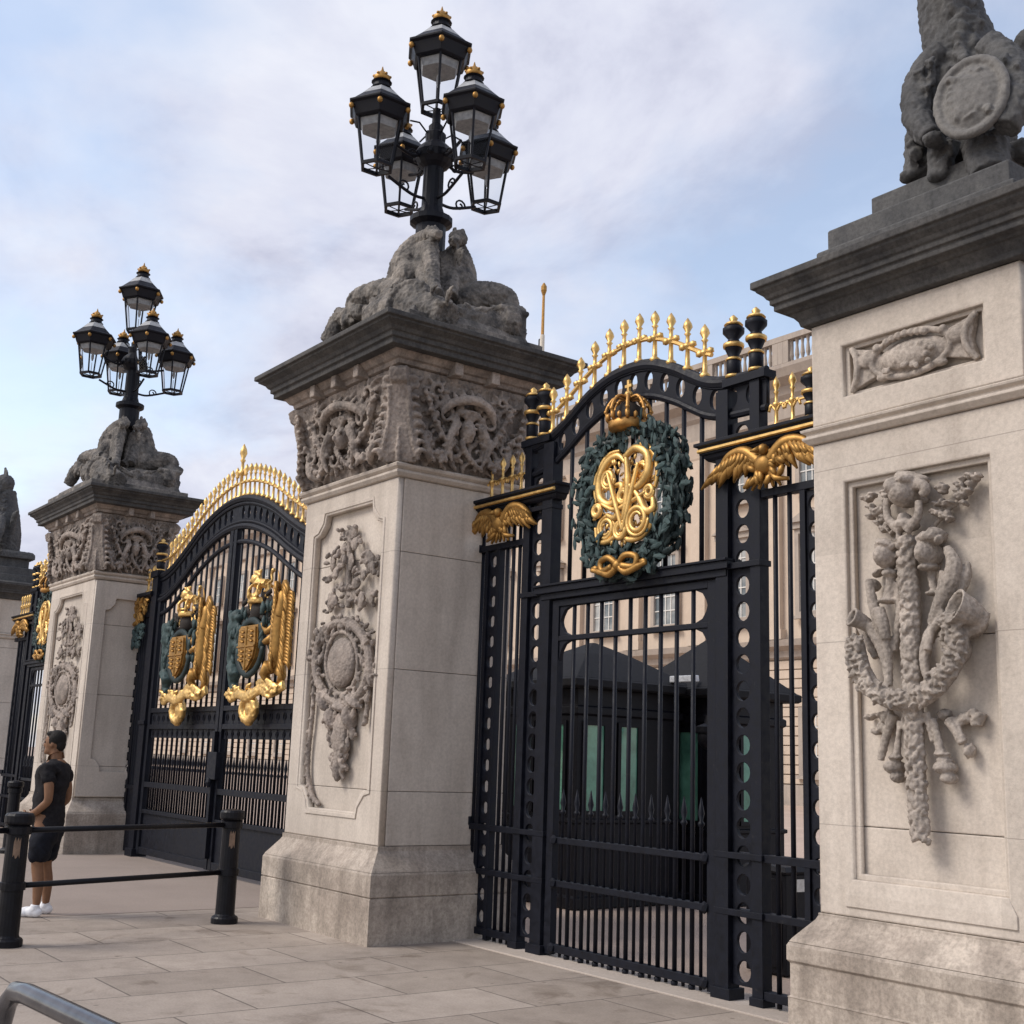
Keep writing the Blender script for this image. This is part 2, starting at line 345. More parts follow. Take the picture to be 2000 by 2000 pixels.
def carved_face(mb, A, B, zb, zt, out, seed):
    """crowded foliage, festoons, canopy and mask carved along a face from A to B (xy), zb..zt, leaning outward"""
    rnd = random.Random(seed)
    A = Vector((A[0], A[1], 0)); B = Vector((B[0], B[1], 0)); t = (B-A); L = t.length; t.normalize()
    nrm = Vector((t.y, -t.x, 0)); H = zt-zb
    ang = math.atan2(t.y, t.x)
    def p(u, v, w=0):          # u along 0..1, v up 0..1, w outward
        return A + t*(u*L) + nrm*(out*v*v + w) + Vector((0, 0, zb+H*v))
    def lf(u, v, w, ln, wd, a, th=.035): mb.blob(p(u, v, w), (ln, th, wd), (0, -a, ang), 1)
    for i in range(150):        # background leaves in curling flows
        u, v = rnd.uniform(.03, .97), rnd.uniform(.02, .97)
        a = 2.2*math.sin(u*7+seed)+2.6*v+rnd.uniform(-.5, .5)
        lf(u, v, rnd.uniform(-.01, .06), rnd.uniform(.06, .11), rnd.uniform(.018, .034), a)
    for s in (-1, 1):           # two festoons a side, thin and beaded, tied at the corner and the centre
        for (ua, va, um, vm, ub, vb, r) in ((.44, .86, .34, .30, .13, .78, .030), (.40, .64, .28, .10, .08, .48, .024)):
            path = catmull([p(.5+s*(.5-ua), va, .08), p(.5+s*(.5-(ua+um)/2), (va+vm)/2-.08, .10), p(.5+s*(.5-um), vm, .12), p(.5+s*(.5-(ub+um)/2), (vb+vm)/2-.08, .11), p(.5+s*(.5-ub), vb, .10)], 5)
            mb.tube(path, r, 7)
            for q in path:
                for k in range(2): mb.blob(q+nrm*.03+t*rnd.uniform(-.04, .04)+Vector((0, 0, rnd.uniform(-.05, .03))), (rnd.uniform(.022, .040), .03, rnd.uniform(.018, .03)), (0, rnd.random()*3, ang), 1)
        for cu_, cv_, r0 in ((.30, .60, .13), (.40, .22, .10), (.17, .30, .09), (.22, .84, .08)):     # acanthus scrolls
            mb.tube([p(.5+s*(.5-cu_)+s*math.cos(.5*i+cu_*20)*r0*(1-i/20)/L, cv_+math.sin(.5*i+cu_*20)*r0*(1-i/20)/H, .07+.004*i) for i in range(17)], [.032-.0012*i for i in range(17)], 7)
            for k in range(9):
                a = k*.8; lf(.5+s*(.5-cu_)+math.cos(a)*r0*1.25/L, cv_+math.sin(a)*r0*1.25/H, .07, .065, .022, a)
        mb.tube(catmull([p(.5+s*.10, .52, .14), p(.5+s*.17, .30, .16), p(.5+s*.13, .08, .14)], 5), [.05, .05, .048, .045, .04, .04, .035, .03, .025, .02, .015], 7)
        mb.tube(catmull([p(.5+s*.27, .05, .06), p(.5+s*.33, .12, .14), p(.5+s*.38, .30, .12), p(.5+s*.43, .40, .06)], 5), [.012, .02, .03, .036, .04, .042, .044, .042, .04, .036, .032, .03, .028, .026, .02, .015], 7)
    canopy = catmull([p(u, v, w) for u, v, w in ((.27, .60, .10), (.34, .72, .15), (.5, .78, .19), (.66, .72, .15), (.73, .60, .10))], 5)
    mb.tube(canopy, [.03+.022*math.sin(PI*i/20) for i in range(21)], 8)
    for q in canopy[2:-2:2]: mb.tube([q, q+Vector((0, 0, .12))-nrm*.08], [.03, .018], 6)
    mb.blob(p(.5, .45, .11), (.085, .09, .13), (0, 0, ang)); mb.blob(p(.5, .42, .20), (.022, .035, .04), (0, 0, ang), 1)
    for sg in (-1, 1): mb.blob(p(.5+sg*.045, .48, .18), (.025, .02, .018), (0, 0, ang), 1)
    for k in range(-3, 4): mb.tube([p(.5, .56, .12), p(.5+math.sin(k*.4)*.085, .62+.06*math.cos(k*.4), .15)], [.02, .032], 6)
    for k in range(9): lf(.5+.012*(k-4)*(1+.2*k), .34-.035*k, .13, .05, .02, 1.57+(k-4)*.2)
    for k in range(16):          # egg and leaf rim under the cornice
        mb.blob(p((k+.5)/16, .965, .03), (.035, .04, .03), (0, 0, ang), 1)

def corner_leaf(mb, c, dx, dy, zb, zt, out):
    """broad acanthus bracket on the corner, narrow at the waist and flaring to a block under the cornice"""
    d = Vector((dx, dy, 0)).normalized(); H = zt-zb; side = Vector((-d.y, d.x, 0))
    def q(v, s_, w=0): return Vector((c[0], c[1], zb+H*v))+side*s_+d*(out*1.35*v*v+w)
    prof = ((0, .17, .02), (.10, .15, .055), (.28, .105, .07), (.5, .075, .075), (.68, .07, .08), (.80, .075, .10))
    mb.rings([[q(v, -w_, 0), q(v, -w_*.8, e), q(v, w_*.8, e), q(v, w_, 0), q(v, w_*.6, -.12), q(v, -w_*.6, -.12)] for v, w_, e in prof])
    mb.rings([[q(v, -.085, -.02), q(v, -.085, e), q(v, .085, e), q(v, .085, -.02)] for v, e in ((.80, .11), (.82, .15), (.93, .16), (.98, .10))])
    for s in (-1, 1):
        for k in range(9):
            v = .05+.095*k; w_ = .17-.10*min(1, v*1.6)
            mb.tube(catmull([q(v, s*w_, .01), q(v+.07, s*(w_+.05), .05), q(v+.05, s*(w_+.11), .03)], 3), [.034, .034, .034, .03, .026, .02, .012], 6)
        mb.tube(catmull([q(.02, s*.19, .01), q(.2, s*.14, .06), q(.5, s*.10, .07), q(.78, s*.10, .09)], 5), .024, 6)
        for k in range(11):
            a = k*.6; mb.blob(q(.80, s*(.12+.055*(1-k/14)*math.cos(a)), .04)+Vector((0, 0, .055*(1-k/14)*math.sin(a))), .024, sub=1)
    mb.tube(catmull([q(.0, 0, .04), q(.15, 0, .075), q(.35, 0, .085)], 4), [.03]*5+[.02, .014, .01, .006], 6)

X0, X1, Y0, Y1 = -11.75, -9.85, 5.87, 7.25          # middle pier shaft
PC = Vector(((X0+X1)/2, (Y0+Y1)/2, 0))
pier = thing('stone_pier', 'tall pale stone pier with carved capital, left of the tall walk-through gate', 'gate pier', PC, 'stone gate piers topped by lamps')
mb = MB(); mb.square(X0, X1, Y0, Y1, [(.15, -.05), (.15, .40), (.135, .405), (.135, .41), (.15, .415), (.15, .60), (.14, .62)])
mb.square(X0, X1, Y0, Y1, [(.14, .622), (.13, .64), (.03, .77), (.012, .80), (.012, .84)])
mb.build('base', 'stone_plinth', pier, bevel=.012)
zs = [.842, 1.33, 2.45, 3.57, 4.29]
mb = MB()
for a, b_ in zip(zs, zs[1:]): mb.box(X0+.005, X1, Y0+.075, Y1, a+.0015, b_-.0015)
mb.build('shaft', 'stone', pier, bevel=.007)
mb = MB(); mb.merge(plate(rect(X0, X1-.005, .842, 4.29), [notched(X0+.26, X1-.26, 1.12, 4.10, .22)], Y0, Y0+.072, .012))
mb.merge(plate(notched(X0+.20, X1-.20, 1.06, 4.16, .24), [notched(X0+.235, X1-.235, 1.095, 4.125, .22)], Y0-.012, Y0+.02, .004))
mb.build('panel_frame', 'stone', pier)
mb = MB(); mb.square(X0, X1, Y0, Y1, [(.0, 4.292), (.025, 4.30), (.05, 4.33), (.05, 4.35), (.03, 4.36), (.065, 4.385), (.075, 4.41), (.04, 4.43)])
mb.build('string_moulding', 'stone', pier, bevel=.004)
# capital
mb = MB(); mb.square(X0, X1, Y0, Y1, [(.0, 4.38), (.025, 4.7), (.07, 5.05), (.13, 5.36)])
carved_face(mb, (X0, Y0), (X1, Y0), 4.43, 5.34, .085, 3)
carved_face(mb, (X1, Y0), (X1, Y1), 4.43, 5.34, .085, 5)
carved_face(mb, (X0, Y1), (X0, Y0), 4.43, 5.34, .085, 8)
for cx, cy, dx, dy in ((X0, Y0, -1, -1), (X1, Y0, 1, -1), (X1, Y1, 1, 1), (X0, Y1, -1, 1)): corner_leaf(mb, (cx, cy), dx, dy, 4.43, 5.36, .085)
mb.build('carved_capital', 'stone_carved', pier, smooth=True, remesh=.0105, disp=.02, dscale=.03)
mb = MB(); mb.square(X0, X1, Y0, Y1, [(.10, 5.36), (.16, 5.37), (.17, 5.41), (.20, 5.42), (.24, 5.47), (.26, 5.475)])
mb.build('bed_moulding', 'stone_carved', pier, bevel=.004)
for k in range(1, 4):
    x = X0+.02+k*(X1-X0-.04)/4
    MB().box(x-.05, x+.05, Y0-.28, Y0-.05, 5.345, 5.475).build('bracket', 'stone_carved', pier, bevel=.012)
for k in range(1, 3):
    y = Y0+.02+k*(Y1-Y0-.04)/3
    MB().box(X1+.05, X1+.28, y-.05, y+.05, 5.345, 5.475).build('bracket', 'stone_carved', pier, bevel=.012)
mb = MB(); mb.square(X0+.06, X1, Y0, Y1, [(.24, 5.476), (.355, 5.478), (.355, 5.53), (.385, 5.54), (.385, 5.585), (.405, 5.59), (.43, 5.625), (.48, 5.655), (.49, 5.66), (.49, 5.68), (.525, 5.686), (.525, 5.735), (.44, 5.755), (.20, 5.80)])
mb.build('cornice', 'stone_sooty', pier, bevel=.008)
# front relief traced in the panel plane
mb = MB()
YR = Y0+.03
def C(x, y, dy=0): return at(580+.3107*x, 1000+.3107*y, YR)+Vector((0, dy, 0))
kx, kz = scl(660, 1250, YR); kx *= .3107; kz *= .3107
def cb(x, y, rx, rz, ry=.07, rot=0, sub=2):
    if sub == 1: mb.blob(C(x, y, -random.uniform(.0, .06)), (rx*kz*1.35, .028, rz*kz*1.35), (0, rot, random.uniform(-.3, .3)), 1); return
    mb.blob(C(x, y, -.03), (rx*kx*.85, ry*1.25, rz*kz*.85), (0, rot, 0), sub)
mb.tube([C(335, 150), C(330, 350), C(325, 600)], [.03, .03, .035], 8)
for x, y, r in ((360, 130, 38), (300, 240, 42), (395, 205, 36), (340, 320, 52), (240, 320, 44), (470, 300, 44), (500, 350, 34), (205, 430, 20), (430, 555, 46), (250, 560, 40), (480, 545, 36), (360, 520, 40), (225, 600, 30), (300, 150, 30), (265, 390, 34), (440, 400, 30), (390, 450, 32), (290, 470, 30)):
    cb(x, y, r, r, .07, random.random()*3, 1)
    for k in range(6): cb(x+random.uniform(-r, r)*1.2, y+random.uniform(-r, r)*1.2, r*.55, r*.28, .08, random.random()*3, 1)
ring = [(300+170*math.cos(a), 950+255*math.sin(a)) for a in [2*PI*i/40 for i in range(41)]]
mb.tube([C(x, y, -.02) for x, y in ring], .05, 8)
for x, y in ring:
    for k in range(5): cb(x+random.uniform(-46, 46), y+random.uniform(-50, 50), random.uniform(16, 28), random.uniform(7, 14), .10, random.random()*3, 1)
cb(300, 950, 90, 185, .075, 0, 3)
mb.tube([C(300+100*math.cos(a), 950+195*math.sin(a), -.03) for a in [2*PI*i/30 for i in range(31)]], .022, 8)
for i in range(42):
    v = i/42; y = 1260+400*v; w = 105*(1-v*.75)
    for s in (-1, 1): cb(295+s*random.uniform(.1, 1)*w-20*v, y, random.uniform(18, 36), random.uniform(9, 16), .09, random.random()*3, 1)
cb(290, 1400, 44, 170, .05); cb(275, 1600, 20, 110, .045)
for x, y in ((190, 1190), (380, 1190), (300, 1230), (240, 1300), (350, 1290)): cb(x, y, 44, 34, .08, random.random()*3)
for path in (((130, 900), (110, 1100), (95, 1300), (75, 1480), (70, 1650), (95, 1780), (140, 1840)), ((450, 880), (455, 1050), (445, 1200), (430, 1330))):
    cp = catmull([C(x, y, .0) for x, y in path], 5)
    mb.tube(cp, .026, 7)
    for q in cp[::2]: mb.blob(q+Vector((random.uniform(-.03, .03), -.015, random.uniform(-.03, .03))), (.032, .03, .022), (0, random.random()*3, 0), 1)
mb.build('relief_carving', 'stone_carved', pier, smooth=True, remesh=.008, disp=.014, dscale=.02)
# ---- copy: the left pier, with a panelled side face
LEFT = Vector((-20.66, 6.72, 0))
pier_l = place(pier, LEFT, 'farther stone pier with carved capital, just behind the standing man')
dl = LEFT-PC
lx1 = X1+dl.x; ly0, ly1 = Y0+dl.y, Y1+dl.y
me = plate(rect(ly0+.02, ly1-.02, .86, 4.27), [notched(ly0+.26, ly1-.20, 1.25, 4.0, .2)], -.02, .02, .006)
me.transform(Matrix(((0, -1, 0, lx1+.02), (1, 0, 0, 0), (0, 0, 1, 0), (0, 0, 0, 1))))
ORG[pier_l.name] = LEFT; pier_l.scale = (1.22, .80, 1); pier_l.location.x = -20.87; ORG[pier_l.name] = LEFT      # this pier is broader and shallower than the middle one
MB().merge(me).build('side_panel_frame', 'stone', pier_l)

# ------------------------------------------------------------------ sculpture groups on those piers
SC = Vector((PC.x, PC.y, 5.80))
sculp = thing('stone_sculpture', 'weathered sculpture of crouching beasts and scrolls crowning the middle pier', 'stone sculpture', SC, 'carved groups on top of the lamp piers')
mb = MB()
mb.square(SC.x-1.1, SC.x+1.1, SC.y-.72, SC.y+.72, [(.1, 5.78), (.1, 5.90), (0, 5.92), (-.04, 6.02)])
mb.build('stepped_base', 'stone_statue', sculp, bevel=.01)
mb = MB()
def rock(c, r, rot=(0, 0, 0)): mb.blob(SC+Vector(c), r, rot)
def E_(x, y, r, Y=None, X=None, q=1.0, jit=True):
    """round mass seen at (x, y) of the enlarged crop, on the plane Y = .. or X = .."""
    px_, py_ = 500+.3623*x, .3623*y
    P_ = at(px_, py_, Y) if X is None else None
    if X is not None:
        d = at(px_, py_, 1.0)-Vector((0, 0, EYE)); P_ = Vector((0, 0, EYE))+d*(X/d.x)
    rr = 1.13*r*.3623*(P_-Vector((0, 0, EYE))).length/F
    mb.blob(P_, (rr, rr, rr*q), (random.uniform(-.2, .2), random.uniform(-.3, .3), 0))
    return P_, rr
mb.tube([SC+Vector((0, 0, .1)), SC+Vector((0, 0, .8)), SC+Vector((0, 0, 1.38))], [.46, .26, .17], 12)
def V_(x, y, Y=None, X=None):
    px_, py_ = 500+.3623*x, .3623*y
    if X is None: return at(px_, py_, Y)
    d = at(px_, py_, 1.0)-Vector((0, 0, EYE)); return Vector((0, 0, EYE))+d*(X/d.x)
def body(pts, radii, flat=1.0, k=5, n=10):
    cp = catmull(pts, k); m_ = len(cp)-1; rr = []
    for i in range(m_+1):
        f = i/m_*(len(radii)-1); j = min(int(f), len(radii)-2); rr.append(radii[j]+(radii[j+1]-radii[j])*(f-j))
    mb.tube(cp, rr, n, flat); return cp
def leafblade(p_, d_, ln, w_): body([p_, p_+d_*ln*.5+Vector((0, -.02, .02)), p_+d_*ln], [w_*.7, w_, .01], .5, 3, 7)
# two seated beasts back to back against the lamp shaft
body([V_(800, 1520, 6.32), V_(818, 1440, 6.32), V_(850, 1365, 6.38), V_(895, 1312, 6.42), V_(935, 1285, 6.42)], [.20, .20, .165, .13, .10])
mb.blob(V_(950, 1268, 6.40), (.10, .11, .10)); body([V_(950, 1270, 6.36), V_(985, 1262, 6.28)], [.07, .045]); mb.blob(V_(930, 1238, 6.42), (.03, .03, .05)); mb.blob(V_(962, 1236, 6.42), (.03, .03, .05))
mb.blob(V_(805, 1500, 6.22), (.20, .13, .20)); body([V_(800, 1560, 6.2), V_(850, 1585, 6.12), V_(900, 1590, 6.08)], [.10, .075, .085])
body([V_(935, 1330, 6.34), V_(945, 1430, 6.27), V_(958, 1545, 6.2), V_(975, 1590, 6.14)], [.105, .09, .07, .08])
body([V_(905, 1340, 6.38), V_(905, 1450, 6.3), V_(915, 1560, 6.2)], [.12, .10, .075])
for k in range(14): leafblade(V_(870+k*7, 1310+(k % 4)*18, 6.34), Vector((random.uniform(-.3, .3), -.2, -1)), .14, .03)
body([V_(1075, 1580, 6.8), V_(1100, 1490, 6.8), V_(1088, 1400, 6.76), V_(1075, 1335, 6.72)], [.20, .185, .155, .115])
mb.blob(V_(1090, 1288, 6.68), (.095, .11, .10)); body([V_(1085, 1295, 6.62), V_(1055, 1305, 6.52)], [.07, .05]); mb.blob(V_(1072, 1248, 6.7), (.03, .03, .05)); mb.blob(V_(1112, 1252, 6.7), (.03, .03, .05))
mb.blob(V_(1105, 1540, 6.75), (.18, .2, .2)); body([V_(1025, 1385, 6.62), V_(1008, 1480, 6.52), V_(1005, 1580, 6.46), V_(985, 1610, 6.4)], [.095, .08, .07, .08])
body([V_(1060, 1380, 6.68), V_(1055, 1480, 6.6), V_(1050, 1600, 6.5)], [.12, .10, .08])
for k in range(14): leafblade(V_(1055+k*5, 1330+(k % 4)*18, 6.62), Vector((random.uniform(-.3, .3), -.2, -1)), .14, .03)
body([V_(1115, 1560, 6.9), V_(1150, 1520, 6.95), V_(1140, 1440, 6.95)], [.05, .04, .035])
# sweeping scrolls with rolled ends, left and right
body([V_(800, 1600, 6.2), V_(720, 1580, 6.2), V_(640, 1590, 6.15), V_(560, 1610, 6.1), V_(528, 1655, 6.08), V_(560, 1690, 6.06), V_(600, 1670, 6.05)], [.20, .17, .15, .12, .10, .08, .05])
body([V_(560, 1700, 6.12), V_(500, 1710, 6.1), V_(450, 1730, 6.08), V_(420, 1790, 6.05), V_(380, 1850, 6.0)], [.14, .12, .11, .11, .09])
body([V_(470, 1700, 6.1), V_(445, 1675, 6.1), V_(432, 1690, 6.1)], [.06, .045, .03])
body([V_(1080, 1630, None, -10.3), V_(1180, 1610, None, -10.15), V_(1280, 1600, None, -10.05), V_(1350, 1620, None, -10.0), V_(1355, 1680, None, -9.95), V_(1300, 1690, None, -9.9), V_(1285, 1655, None, -9.9)], [.22, .19, .16, .13, .11, .08, .05])
body([V_(1290, 1720, None, -9.95), V_(1370, 1700, None, -9.92), V_(1420, 1690, None, -9.9), V_(1440, 1665, None, -9.9)], [.15, .11, .08, .04])
body([V_(1100, 1740, None, -9.98), V_(1220, 1760, None, -9.92), V_(1340, 1790, None, -9.88), V_(1430, 1830, None, -9.85)], [.20, .19, .17, .12])
body([V_(640, 1720, 6.08), V_(760, 1680, 6.06), V_(900, 1680, 6.06), V_(1030, 1720, 6.15)], [.17, .20, .20, .18])
random.seed(21)
for k in range(46):             # acanthus blades lying over the scrolls
    t = k/45; x = 470+560*t; y = 1800-190*math.sin(PI*min(1, t*.75))
    leafblade(V_(x, y-20, 6.02+.05*random.random()), Vector((random.choice((-1, 1))*.8, -.25, random.uniform(-.2, .7))).normalized(), random.uniform(.14, .26), .045)
for k in range(46):
    t = k/45; x = 1060+290*t; y = 1680+130*t+random.uniform(-50, 40)
    leafblade(V_(x, y, None, -9.82), Vector((.2, random.choice((-1, 1))*.8, random.uniform(-.2, .7))).normalized(), random.uniform(.14, .26), .045)
P_, rr = E_(850, 1660, 30, 6.0); mb.blob(P_, (.24, .10, .24), (.25, 0, .55), 3)
mb.tube([P_+Vector((.25*math.cos(q)*.85, .25*math.cos(q)*.5-.05, .26*math.sin(q))) for q in [2*PI*i/24 for i in range(25)]], .035, 8)
# far side, closing the group towards the palace
for sx in (-1, 1):
    mb.blob(SC+Vector((sx*.34, .30, .72)), (.27, .26, .38)); mb.blob(SC+Vector((sx*.30, .26, 1.12)), (.17, .17, .26))
    mb.tube(catmull([SC+Vector((sx*a, b_, c)) for a, b_, c in ((.30, .40, .62), (.55, .45, .5), (.8, .5, .34), (1.02, .5, .30), (1.0, .5, .45))], 5), .14, 9)
rock((0, 0, .30), (.85, .5, .35)); rock((-.7, .1, .25), (.4, .4, .25)); rock((.62, .15, .25), (.34, .4, .25))
mb.build('carved_group', 'stone_statue', sculp, smooth=True, remesh=.0125, disp=.034, dscale=.032, relax=3)
for s in (-1, 1): MB().square(SC.x+s*.93-.14, SC.x+s*.93+.14, SC.y+.36, SC.y+.70, [(0, 5.99), (0, 6.22), (.02, 6.24), (.02, 6.28), (-.02, 6.30)]).build('end_block', 'stone_statue', sculp, bevel=.015)
sculp_l = place(sculp, (LEFT.x-.1, LEFT.y, 5.80), 'weathered sculpture of beasts and scrolls on the pier behind the man')

# ------------------------------------------------------------------ lamp standards
LC = Vector((PC.x+.03, 6.66, 7.2))
lamp = thing('lamp_standard', 'tall black five-lantern lamp above the middle pier, reaching the top of the photo', 'lamp', LC, 'five-lantern lamps on the piers')
def L(x, y, z): return (LC.x+x, LC.y+y, z)
mb = MB(); mb.lathe((LC.x, LC.y, 0), [(.17, 7.1), (.17, 7.42), (.24, 7.46), (.24, 7.52), (.15, 7.56), (.12, 7.66), (.115, 8.12), (.17, 8.16), (.21, 8.22), (.22, 8.30), (.19, 8.36), (.11, 8.44), (.12, 8.54), (.08, 8.58), (.085, 8.64), (.05, 8.68), (.045, 8.86)], 16)
for k in range(8):
    a = k*PI/4; mb.blob(L(.2*math.cos(a), .2*math.sin(a), 7.48), .045, sub=1); mb.blob(L(.2*math.cos(a), .2*math.sin(a), 8.25), .05, sub=1)
mb.build('pole', 'lamp_iron', lamp, smooth=False)
RAD = .73
for k, a in enumerate((0, PI/2, PI, 3*PI/2)):
    d = Vector((math.cos(a), math.sin(a), 0)); base = Vector((LC.x, LC.y, 0))
    mb = MB()
    mb.tube(catmull([base+d*.15+Vector((0, 0, 8.26)), base+d*.30+Vector((0, 0, 8.20)), base+d*(RAD-.20)+Vector((0, 0, 8.26))], 5), .019, 7)
    mb.tube(catmull([base+d*.10+Vector((0, 0, 7.74)), base+d*.28+Vector((0, 0, 7.74)), base+d*(RAD-.15)+Vector((0, 0, 7.85))], 5), .018, 7)
    mb.tube([base+d*.10+Vector((0, 0, 7.68)), base+d*.10+Vector((0, 0, 8.56))], .02, 6)
    for cz_, cr, rr_ in ((8.215, .28, .06), (7.80, .37, .075)):
        c = base+d*cr+Vector((0, 0, cz_))
        mb.tube([c+d*rr_*(1-i/18)*math.cos(i*.6)+Vector((0, 0, rr_*(1-i/18)*math.sin(i*.6))) for i in range(14)], .011, 6)
    mb.tube([base+d*.10+Vector((0, 0, 8.52)), base+d*.22+Vector((0, 0, 8.62)), base+d*.34+Vector((0, 0, 8.60))], .010, 6)
    mb.build('bracket_arm', 'lamp_iron', lamp, smooth=True)
def lantern(c, s):
    """hexagonal lantern, bottom centre c"""
    c = Vector(c); first = len(lamp.children)
    def hx(r, z, n=6): return [c+Vector((r*s*math.cos(PI/3*i+PI/6), r*s*math.sin(PI/3*i+PI/6), z*s)) for i in range(n)]
    mb = MB()
    for (ra, za), (rb, zb) in (((.175, .02), (.262, .62)),):
        A, B = hx(ra, za), hx(rb, zb)
        for i in range(6):
            mb.tube([A[i], B[i]], .0135*s, 6)
            mb.tube([A[i], A[(i+1) % 6]], .017*s, 6)
            mb.tube([B[i], B[(i+1) % 6]], .018*s, 6)
            mb.tube([A[i], c+Vector((0, 0, -.0*s))], .007*s, 5)
    mb.rings([hx(.19, -.005), hx(.195, .03), hx(.175, .045), hx(.155, .045), hx(.155, -.005), hx(.19, -.005)], cap=False)
    o = mb.build('lantern', 'lamp_iron', lamp)
    mb = MB(); mb.rings([hx(.168, .04), hx(.252, .615)], cap=False); mb.build('glass', 'lamp_glass', o)
    mb = MB(); mb.rings([hx(.275, .60), hx(.30, .62), hx(.345, .755), hx(.375, .775), hx(.38, .80), hx(.33, .83), hx(.22, .95)], cap=True)
    mb.build('roof', 'lamp_iron', o, bevel=.004)
    mb = MB(); mb.rings([hx(.222, .948), hx(.15, 1.04), hx(.115, 1.075)]); mb.build('roof_cap', 'lead', o)
    mb = MB(); mb.lathe(c, [(.10*s, 1.07*s), (.12*s, 1.085*s), (.095*s, 1.11*s), (.09*s, 1.16*s), (.115*s, 1.175*s), (.06*s, 1.19*s)], 14); mb.build('chimney', 'lamp_iron', o)
    mb = MB(); mb.lathe(c, [(.075*s, 1.19*s), (.09*s, 1.21*s), (.095*s, 1.25*s), (.06*s, 1.28*s), (.05*s, 1.31*s), (.018*s, 1.34*s), (.004*s, 1.40*s)], 12)
    for i in range(6): mb.blob(c+Vector((.088*s*math.cos(i*PI/3), .088*s*math.sin(i*PI/3), 1.262*s)), .02*s, sub=1)
    mb.build('finial', 'gold_dull', o, smooth=True)
    H_ = hx(.352, .715)
    for i in range(6):
        MB().blob(H_[i], (.03*s, .03*s, .04*s), sub=2).build('gilt_boss', 'gold_dull', o, smooth=True)
    mb = MB(); mb.rings([hx(.232, .60), hx(.20, .505), hx(.10, .51)]); mb.build('reflector', 'lead', o)
    mb = MB(); mb.lathe(c, [(.022*s, .46*s), (.026*s, .36*s), (.01*s, .30*s)], 8)
    mb.tube([c+Vector((0, 0, .27*s)), c+Vector((0, 0, .02*s))], .006*s, 5); mb.build('burner', 'lead', o)
    zc = c.z-org(lamp).z
    for q in [o]+list(o.children):
        q.data.transform(Matrix.Translation((0, 0, zc)) @ Matrix.Diagonal((1, 1, .87, 1)) @ Matrix.Translation((0, 0, -zc)))
for a in (0, PI/2, PI, 3*PI/2): lantern((LC.x+RAD*math.cos(a), LC.y+RAD*math.sin(a), 7.89), 1.0)
lantern((LC.x, LC.y, 8.85), 1.08)
lamp_l = place(lamp, (LEFT.x+.12, LEFT.y+.0, 7.2), 'smaller-looking black five-lantern lamp at left, on the pier behind the man')

# ------------------------------------------------------------------ right-hand pier (foreground) and its farther twin
RX0, RX1, RY0, RY1 = -5.10, -3.58, 6.20, 7.60
RC = Vector(((RX0+RX1)/2, (RY0+RY1)/2, 0))
rp = thing('stone_pier', 'nearest pale stone pier at the right edge with a long carved hanging trophy', 'gate pier', RC, 'stone piers topped by heraldic statues')
mb = MB(); mb.square(RX0, RX1, RY0, RY1, [(.14, -.05), (.14, .30), (.145, .305), (.13, .31), (.13, .50), (.145, .515), (.145, .60), (.135, .62)])
mb.square(RX0, RX1, RY0, RY1, [(.135, .622), (.12, .645), (.02, .76), (.008, .785), (.008, .80)])
mb.build('base', 'stone_plinth', rp, bevel=.014)
mb = MB()
for a, b_ in ((.802, 1.33), (1.33, 2.45), (2.45, 3.57), (3.57, 3.755)): mb.box(RX0+.005, RX1, RY0+.085, RY1, a+.0015, b_-.0015)
for a, b_ in ((3.88, 4.58),): mb.box(RX0+.005, RX1, RY0+.085, RY1, a, b_)
mb.build('shaft', 'stone', rp, bevel=.008)
px0, px1 = RX0+.25, RX1-.25
mb = MB(); mb.merge(plate(rect(RX0, RX1-.004, .802, 3.755), [rect(px0, px1, 1.02, 3.47)], RY0, RY0+.082, .012))
mb.merge(plate(rect(px0-.004, px1+.004, 1.016, 3.474), [rect(px0+.035, px1-.035, 1.055, 3.435)], RY0+.035, RY0+.08, .008))
mb.merge(plate(rect(RX0, RX1-.004, 3.88, 4.58), [rect(px0, px1, 4.04, 4.385)], RY0, RY0+.082, .012))
mb.merge(plate(rect(px0-.004, px1+.004, 4.036, 4.389), [rect(px0+.03, px1-.03, 4.066, 4.359)], RY0+.04, RY0+.08, .006))
mb.build('panel_frame', 'stone', rp)
mb = MB(); mb.rings([[(px0-.05, RY0-.012, .86), (px1+.05, RY0-.012, .86), (px1+.05, RY0+.01, .86), (px0-.05, RY0+.01, .86)], [(px0-.05, RY0-.012, .93), (px1+.05, RY0-.012, .93), (px1+.05, RY0+.01, .93), (px0-.05, RY0+.01, .93)], [(px0, RY0-.002, 1.018), (px1, RY0-.002, 1.018), (px1, RY0+.01, 1.018), (px0, RY0+.01, 1.018)]])
mb.build('panel_sill', 'stone', rp, bevel=.004)
mb = MB(); mb.square(RX0, RX1, RY0, RY1, [(0, 3.757), (.02, 3.76), (.05, 3.79), (.05, 3.805), (.03, 3.812), (.03, 3.825), (.055, 3.84), (.06, 3.855), (.02, 3.872), (0, 3.878)])
mb.build('string_moulding', 'stone', rp, bevel=.003)
mb = MB(); mb.square(RX0, RX1, RY0, RY1, [(.02, 4.582), (.05, 4.585), (.06, 4.62), (.10, 4.67), (.12, 4.675), (.13, 4.69), (.175, 4.70), (.175, 4.74), (.195, 4.745), (.195, 4.78), (.21, 4.785), (.225, 4.81), (.255, 4.835), (.262, 4.84), (.262, 4.855), (.287, 4.86), (.287, 4.91), (.2, 4.93), (.02, 4.97)])
mb.build('cornice', 'stone_sooty', rp, bevel=.007)
mb = MB(); mb.square(RX0, RX1, RY0, RY1, [(-.03, 4.95), (-.03, 5.11), (-.04, 5.12)])
